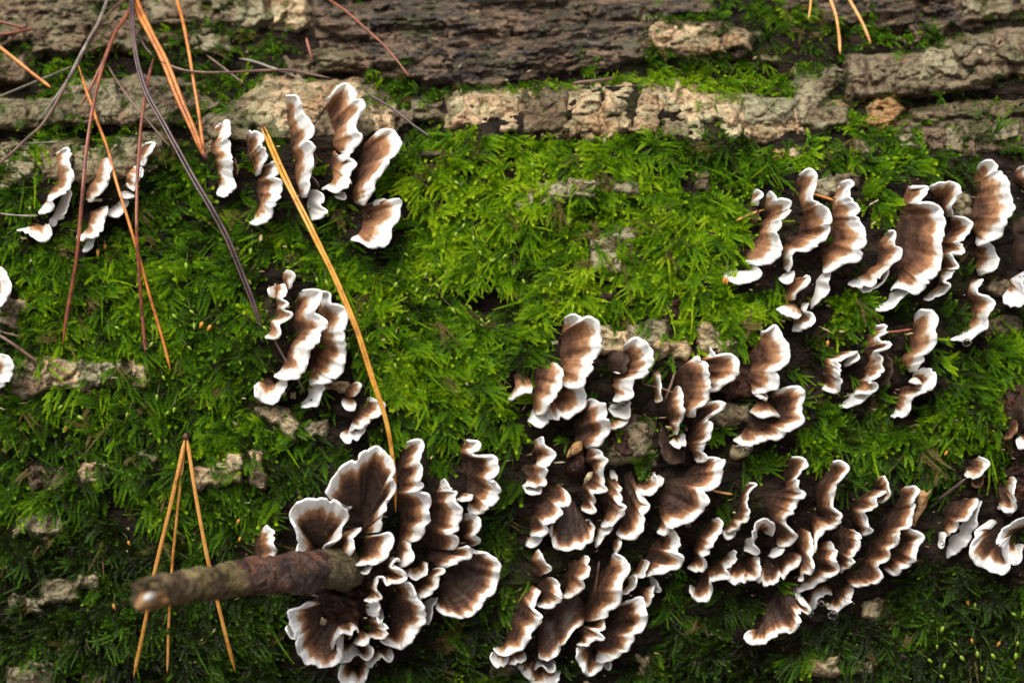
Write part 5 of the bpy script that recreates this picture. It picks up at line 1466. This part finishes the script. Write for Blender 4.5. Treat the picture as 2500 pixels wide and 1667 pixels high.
needle("D4", "612,-60 605,0 595,90 580,165", 6.5, "straw", (66, 60, 52), "shortest of the three straw needles hanging from the top edge", (.02, .2))
needle("D4", "745,-80 765,0 810,130 835,300 843,450", 8.5, "straw", (80, 70, 60, 50), "longest of the three straw needles hanging from the top edge", (.02, .1))
needle("D4", "880,-90 920,0 1020,180 1095,360", 8.5, "straw", (80, 72, 60, 50), "slanting outermost of the three straw needles hanging from the top edge", (.02, .1))
needle("D3", "655,690 760,672 880,660 1010,640", 9, "brown", (10, 12, 12, 8), "brown needle tucked in the crevice under the smooth dark bark", (.05, .1))
bundle("small dark pair of needles entering between the two white brackets at the frame", (2, 830, 40), [
    ("C2", "-60,760 0,785 120,860 230,940 335,1012", 9, "brown", (44, 44, 36, 30), (.02, .06)),
    ("C2", "-60,735 0,745 90,768 200,795", 7, "brown", (40, 40, 34), (.02, .06))], None)
needle("A1", "-60,1030 0,1040 200,1065 440,1068", 5, "grey", (36, 36, 40, 40), "thin grey stalk behind the first bracket's foot", (.02, .06), name="dry_stalk", cat="stalk")
needle("A1", "140,262 250,246 400,236 560,226 720,228", 5, "olive", (40, 40, 38, 34), "thin olive stalk along the top of the lichen bark blocks", (.02, .06), name="dry_stalk", cat="stalk")
needle("A8", "700,298 860,285 1030,258", 7, "red", (56, 60, 56), "short reddish needle spanning between the zigzag ribbon and the pale bracket", (.05, .05))
needle("C1", "90,942 200,862 310,775", 7.5, "purple", (50, 60, 66), "short shiny purplish needle under the little white bracket", (.15, .05))
needle("A4", "200,565 330,510 455,468", 6, "straw", (30, 34, 36), "short straw twiglet behind the tiny bracket", (.05, .05))
needle("A4", "860,330 950,356 1060,392", 7, "orange", (40, 42, 42), "short orange needle between the hooked bracket and the speckled one", (.05, .05))
needle("A3", "215,650 300,800 380,920 452,1062", 7, "brown", (30, 30, 30, 34), "brown stalk passing behind the trio of brackets", (.05, .05), name="dry_stalk", cat="stalk")
needle("A7", "335,600 300,720 262,820 235,900", 7, "brown", (44, 50, 52, 40), "brown stalk beside the thin greyish bracket", (.1, .05), name="dry_stalk", cat="stalk")
needle("A6", "1490,845 1600,880 1720,905 1840,950", 5, "brown", (40, 50, 56, 56), "fine brown stalk crossing behind the thin white sliver", (.05, .05), name="dry_stalk", cat="stalk")
needle("B6", "1240,260 1225,400 1205,540 1185,650", 7, "brown", (40, 44, 44, 40), "brown needle standing behind the long ribbon bracket", (.05, .05))
needle("B7", "950,505 1040,530 1155,548", 6, "straw", (30, 34, 36), "small straw needle piece below the two-step bracket", (.05, .1))

# ------------------------------------------------------------------ broken twig
def knob_tube(path, width, hgt, seed, amp, ns=36, n=60, ragged=(0, 0)):
    """a rough stem; ragged = how far (photo pixels) its two ends break unevenly along the stem"""
    v, f, ctr = tube(path, 2, hgt, (0.0, 0.0), 1.0, ns, 0, 0, seed, n)
    v = v.reshape(n, ns, 3)
    t = np.linspace(0, 1, n)
    wv = np.interp(t, np.linspace(0, 1, len(width)), width)
    d = v - ctr[:, None]
    d /= np.linalg.norm(d, axis=-1, keepdims=True)
    dep = np.linalg.norm(CAM - ctr, axis=1) / DIST
    ang = np.linspace(0, 2 * math.pi, ns, endpoint=False)
    ca, sa = np.cos(ang), np.sin(ang)
    ln = np.linalg.norm(np.diff(ctr, axis=0), axis=1).sum() / U
    q1 = fbm(t[:, None] * ln / 70 + 1.3 * ca[None], 1.7 * sa[None] + 0 * t[:, None], seed, 4)
    q2 = fbm(t[:, None] * ln / 16 + 3 * ca[None], 6 * sa[None] + 0 * t[:, None], seed + 4, 3)
    r = (wv / 2 * dep)[:, None] * (1 + q1 * amp + q2 * amp * .45)
    v = ctr[:, None] + d * (r * U)[..., None]
    tan = np.gradient(ctr, axis=0); tan /= np.linalg.norm(tan, axis=1)[:, None]
    jag = np.abs(fbm(1.9 * ca + 5, 1.9 * sa + 3, seed + 9, 4)) * 2.2
    k0 = sstep(.35, 0, t)[:, None] * ragged[0] * jag[None]
    k1 = sstep(.65, 1, t)[:, None] * ragged[1] * jag[None]
    v = v + tan[:, None] * ((k0 - k1) * U)[..., None]
    return v.reshape(-1, 3), f, ctr


tw_loc = P(np.array([870.0]), np.array([1390.0]), np.array([20.0]))[0]
twig = empty("broken_twig", tuple(tw_loc), "stubby broken twig jutting out of the log towards the viewer, lichen-crusted at its end", "twig")
M_TWBARK = bark_material("twig bark", (0.02, 0.012, 0.011), (0.07, 0.042, 0.036), (0.19, 0.115, 0.085), (0.22, 0.09, 0.045), 0.3, (.5, 1, 1), 0.45, 0.0, .3)
M_TWLICH = bark_material("twig lichen", (0.03, 0.018, 0.012), (0.13, 0.086, 0.046), (0.32, 0.225, 0.115), (0.30, 0.245, 0.10), 0.4, (.35, 1, 1), 0.8, 0.1, .5)
M_TWWOOD = bark_material("bare wood", (0.03, 0.021, 0.01), (0.105, 0.08, 0.036), (0.21, 0.17, 0.085), (0.16, 0.145, 0.06), 0.3, (0.35, 2.4, 2.4), 0.7, 0.12, .3)
axis = [(545, 1417), (600, 1409), (660, 1402), (770, 1390)]
hax = (395, 325, 245, 120)
v, f, c = knob_tube(axis, (84, 90, 94, 98, 98), hax, 5, .20)
obj("bark", mesh("bark", v, f, M_TWBARK), twig)
v, f, c = knob_tube([(338, 1449), (430, 1434), (500, 1424), (592, 1411)], (66, 76, 80, 82, 82), (690, 570, 465, 345), 9, .17, ragged=(44, 40))
obj("lichen_crust", mesh("lichen_crust", v, f, M_TWLICH), twig)
v, f, c = knob_tube([(765, 1392), (785, 1390), (815, 1388), (856, 1388)], (86, 92, 100, 112, 90), (126, 100, 56, -20), 13, .2)
obj("bare_wood", mesh("bare_wood", v, f, M_TWWOOD), twig)
for k, (dx_, dy_, ln_, w_) in enumerate(((0, -26, 34, 16), (-4, -8, 26, 14), (2, 12, 40, 18), (6, 26, 24, 12), (-2, -18, 20, 10))):
    v, f, c = tube([(336 + dx_ - ln_ * .5, 1449 + dy_ * 1.05), (352 + dx_, 1448 + dy_), (392 + dx_, 1441 + dy_)], w_, (704, 690, 640), (.75, .2), .5, 7, .3, .3, 60 + k, 14)
    obj("splinter", mesh("splinter", v, f, M_TWLICH if k % 2 else M_TWWOOD), twig)
v, f, c = knob_tube([(334, 1484), (350, 1470), (380, 1458)], (16, 44, 60), (712, 696, 650), 17, .35, n=14)
obj("broken_end", mesh("broken_end", v, f, M_ORANGE), twig)
v, f, c = knob_tube([(350, 1464), (362, 1458), (376, 1452)], (6, 20, 18), (716, 708, 680), 21, .2, n=10)
obj("pale_fungus_dab", mesh("pale_fungus_dab", v, f, plain("white dab", (0.5, 0.48, 0.43), .7)), twig)
v, f, c = knob_tube([(748, 1386), (762, 1388), (776, 1392)], (90, 100, 92), (140, 128, 112), 23, .22, ragged=(12, 10), n=12)
obj("bark_collar", mesh("bark_collar", v, f, M_RUST), twig)

# ------------------------------------------------------------------ small crusts, flakes, capsules, drops
plate([(2116, 262), (2134, 244), (2170, 236), (2192, 232), (2200, 254), (2216, 264), (2192, 284), (2172, 300), (2166, 314), (2120, 318), (2110, 300), (2120, 284)], 16, M_ORANGE, 0, "crust", 901, 3, "crust_fungus", None,
      "irregular orange-tan crust fungus in the dark hollow of the bark", "crust fungus")
plate([(1876, 372), (1896, 362), (1916, 368), (1921, 380), (1904, 394), (1884, 388)], 10, M_ORANGE, 0, "crust", 905, 3, "crust_fungus", None,
      "small orange disc of crust fungus above the moss, the larger of two spots", "crust fungus")
plate([(1926, 366), (1952, 366), (1960, 378), (1940, 386), (1926, 380)], 7, M_CRUST, 0, "crust", 906, 3, "crust_fungus", None,
      "pale speckled spot of crust fungus beside the orange disc", "crust fungus")


def solid(poly, frame, thick, h, mat, name, label, cat, tilt=0.0):
    p = crspline(np.vstack([pts(frame, poly), pts(frame, poly)[:1]]), 26)[:-1]
    c = p.mean(0)
    hh = h + tilt * (p[:, 0] - c[0])
    t = P(p[:, 0], p[:, 1], hh + thick * .4)
    inner = c + (p - c) * .55
    ti = P(inner[:, 0], inner[:, 1], h + tilt * (inner[:, 0] - c[0]) + thick + 3 * noise(inner[:, 0] / 9, inner[:, 1] / 9, 3))
    bo = P(p[:, 0], p[:, 1], hh - thick * .6)
    n = len(p)
    f = []
    for i in range(n):
        j = (i + 1) % n
        f += [(i, j, n + j, n + i), (2 * n + i, 2 * n + j, j, i)]
    f += [list(range(n, 2 * n)), list(range(2 * n, 3 * n))[::-1]]
    return obj(name, mesh(name, np.vstack([t, ti, bo]), f, mat), None, label, cat)


solid("1440,335 1410,370 1390,470 1330,560 1300,625 1285,560 1320,480 1330,380 1360,340 1390,370", "B8", 9, 40, M_ORANGE, "bark_splinter", "tan frayed splinter of bark behind the crumpled bracket", "splinter", .3)
solid("1270,480 1260,540 1220,590 1160,640 1180,550 1220,490", "B5", 5, 74, M_CRUST, "bark_flake", "small tan flake stuck on the dark stem of the ribbon bracket", "flake")
solid("520,1140 520,1250 470,1280 450,1200 480,1150", "A4", 4, -10, M_RUST, "bark_flake", "rusty flake in the dark gap below the hooked bracket", "flake")
solid("1130,330 1150,450 1060,500 1010,470 1040,370", "B5", 16, 40, M_RUST, "resin_blob", "glossy brown blob beside the ribbon bracket's stem", "resin blob")
solid("1150,120 1140,240 1000,310 960,330 990,230 1060,140", "B5", 14, 34, M_ORANGE, "resin_blob", "amber-orange blob just above the glossy brown one", "resin blob")
solid("500,790 565,830 545,880 520,905 480,880", "B4", 6, 92, M_CRUST, "bark_flake", "pale crumb on the resinous centre of the drooping fan", "flake")


def capsule(x, y, size, ang, mat, label, group):
    h0 = float(samp(HMAP, np.array([x]), np.array([y]))[0])
    h = h0 + 34
    prof = [(0, .05), (.08, .15), (.25, .26), (.48, .29), (.7, .2), (.86, .09), (1, .015)]
    ca, sa = math.cos(ang), math.sin(ang)
    base = P(np.array([x - ca * size * .5]), np.array([y - sa * size * .5]), np.array([h]))[0]
    tip = P(np.array([x + ca * size * .5]), np.array([y + sa * size * .5]), np.array([h + 3]))[0]
    ax = tip - base; Ln = np.linalg.norm(ax); ax /= Ln
    s1 = np.cross(ax, FWD); s1 /= np.linalg.norm(s1); s2 = np.cross(ax, s1)
    v, f = [], []
    ns = 7
    for u, r in prof:
        for k in range(ns):
            a = 2 * math.pi * k / ns
            v.append(base + ax * Ln * u + (s1 * math.cos(a) + s2 * math.sin(a)) * r * Ln * .9)
    for i in range(len(prof) - 1):
        for k in range(ns):
            f.append((i * ns + k, i * ns + (k + 1) % ns, (i + 1) * ns + (k + 1) % ns, (i + 1) * ns + k))
    o = obj("moss_capsule", mesh("moss_capsule", v, f, mat), None, label, "moss capsule", group)
    # its stalk goes back down into the moss
    r = np.random.default_rng(int(x * 31 + y))
    bx, by = x - ca * size * (2.2 + r.uniform(0, 2)) + r.uniform(-14, 14), y - sa * size * (2.2 + r.uniform(0, 2)) + r.uniform(-14, 14)
    tv, tf, _ = tube([(x - ca * size * .5, y - sa * size * .5), ((x + bx) / 2 + r.uniform(-6, 6), (y + by) / 2), (bx, by)], 1.8, (h, h - 8, h0 - 8), (0, 0), 1, 5, n=9)
    st = bpy.data.objects.new("stalk", mesh("stalk", tv, tf, M_SETA)); COL.objects.link(st); st.parent = o


CAPS = {"C4": "325,215 570,245 760,450 630,630 560,710 720,740 1080,775 780,870 1000,905 895,940 120,890 320,980 415,990 45,1040 290,1070 20,1160 400,1170 210,1210 285,1285 1080,1050 1170,1130 1410,1160 945,1210 1580,595 1940,450 1250,90 540,1390 610,1350 685,1360 855,1490 795,1480 1960,1110",
        "C2": "1020,715 1690,700 1670,575 1520,615 1330,710 1315,860 1650,890 1425,1150 1690,1220 1600,1250 1365,1320 1515,1430 1455,1455 1105,1475 700,1495 525,1405 2090,1015 2170,315 1620,175 2180,50",
        "C5": "1450,1010 1400,1190 1330,1335 1595,1165 1665,1310 1475,1390 1820,1270 1990,1290 1865,1420 2240,1160 2220,1290 2205,850 1795,760 1450,1500 1940,1520",
        "A3": "545,200 620,220 1150,240 905,385 770,655 785,700 845,775 1145,860 930,660 965,1410 295,1075 145,565"}
for fr, s in CAPS.items():
    for (x, y) in pts(fr, s):
        capsule(x, y, rng.uniform(13, 20), rng.uniform(.5, 2.6), M_CAPSULE, "tiny pale green spore capsule on a thin stalk, held above the moss", "green moss capsules")
for fr, s in (("C5", "1720,730 1765,1130 2040,1160"), ("C3", "740,765 655,1130 378,108"), ("A1", "1205,1420 1125,1492"), ("A8", "168,405 1360,1510"), ("B1", "628,580 637,690"), ("C2", "1750,690 1820,715"), ("A4", "100,1085 125,1095")):
    for (x, y) in pts(fr, s):
        capsule(x, y, rng.uniform(13, 20), rng.uniform(.9, 2.2), M_OCAPSULE, "tiny orange-brown bud scale or old capsule caught in the moss", "orange specks in the moss")


def drop(x, y, r, h, label, sy=1.0):
    v, f = [], []
    nu, nv = 20, 12
    c = P(np.array([x]), np.array([y]), np.array([h]))[0]
    rr = r * U
    for i in range(nv + 1):
        ph = math.pi * i / nv
        for k in range(nu):
            a = 2 * math.pi * k / nu
            z = math.cos(ph)
            q = math.sin(ph) * (1 - .12 * max(0, z))
            v.append(c + rr * (RIGHT * q * math.cos(a) + FWD * q * math.sin(a) + np.array([0, 0, 1.0]) * z * sy))
    for i in range(nv):
        for k in range(nu):
            f.append((i * nu + k, i * nu + (k + 1) % nu, (i + 1) * nu + (k + 1) % nu, (i + 1) * nu + k)[::-1])
    return obj("water_drop", mesh("water_drop", v, f, M_GLASS), None, label, "water drop", "clear water drops")


drop(353, 842, 9, 52, "clear drop wrapped around the tip of the reddish needle", 1.5)
drop(2361, 836, 11, 92, "clear drop hanging from the tallest upper right bracket's foot")
drop(1803, 1090, 6.5, 70, "clear drop under the square lower lobe, beside its white point")
drop(1822, 1096, 6.5, 76, "clear drop under the square lower lobe, lower of the two there")
drop(2034, 1500, 13, 62, "largest clear drop, hanging under the cream-edged dark bracket")
drop(2004, 1472, 9.5, 60, "clear drop on the small cream bracket edge")
drop(1979, 1498, 9, 44, "faint clear drop below the small cream bracket edge")
drop(1928, 1541, 6.5, 84, "small clear drop on the rim of the lowest red-brown tongue")
drop(2190, 1325, 5, 112, "small clear drop on the crumpled bracket, upper of two")
drop(2167, 1347, 5, 106, "small clear drop on the crumpled bracket, lower of two")
drop(2464, 1251, 9, 80, "clear drop hanging from the small brown tongue, the bigger of its two")
drop(2441, 1238, 6.5, 84, "clear drop hanging from the small brown tongue, the smaller of its two")
drop(2476, 1372, 8, 76, "clear drop at the edge of the round saucer bracket")
drop(1418, 996, 7, 74, "clear drop beside the fan-shaped lobe under the holed bracket")
drop(1680, 1282, 6.5, 106, "clear drop beneath the broad two-step bracket")
drop(2299, 1327, 7, 60, "clear drop on the white knob of the ragged grey sheet")

# ------------------------------------------------------------------ crumbs of bark, wood and leaf caught on the log
r5 = np.random.default_rng(77)
for name, mat, lab, n_ in (("bark_crumbs", M_CRUST, "scattered pale crumbs of bark and wood caught on the log", 800), ("leaf_crumbs", M_RUST, "scattered dark crumbs of rotten leaf and wood caught on the log", 700)):
    V, F = [], []
    for k in range(n_):
        x, y = r5.uniform(-150, 2650), r5.uniform(-40, 1700)
        if r5.uniform() < .35 and len(FOOT):
            q0 = FOOT[r5.integers(len(FOOT))].mean(0)
            x, y = q0 + r5.normal(0, 45, 2)
        sz = r5.uniform(1.8, 6.0) * (1.6 if r5.uniform() < .08 else 1)
        h = float(samp(HMAP, np.array([x]), np.array([y]))[0]) + r5.uniform(4, 34)
        c = P(np.array([x]), np.array([y]), np.array([h]))[0]
        a = r5.normal(0, 1, (3, 3)); a[:, 0] *= 1.7
        o = len(V)
        for sx, sy, sz_ in ((1, 0, 0), (-1, .3, 0), (0, 1, 0), (.2, -1, 0), (0, 0, .6), (0, .1, -.6)):
            V.append(c + U * sz * .6 * (a[0] * sx + a[1] * sy + a[2] * sz_ * .7))
        F += [(o + i, o + j, o + 4) for i, j in ((0, 2), (2, 1), (1, 3), (3, 0))] + [(o + j, o + i, o + 5) for i, j in ((0, 2), (2, 1), (1, 3), (3, 0))]
    obj(name, mesh(name, np.array(V), F, mat, False), None, lab, "crumbs", kind="stuff")
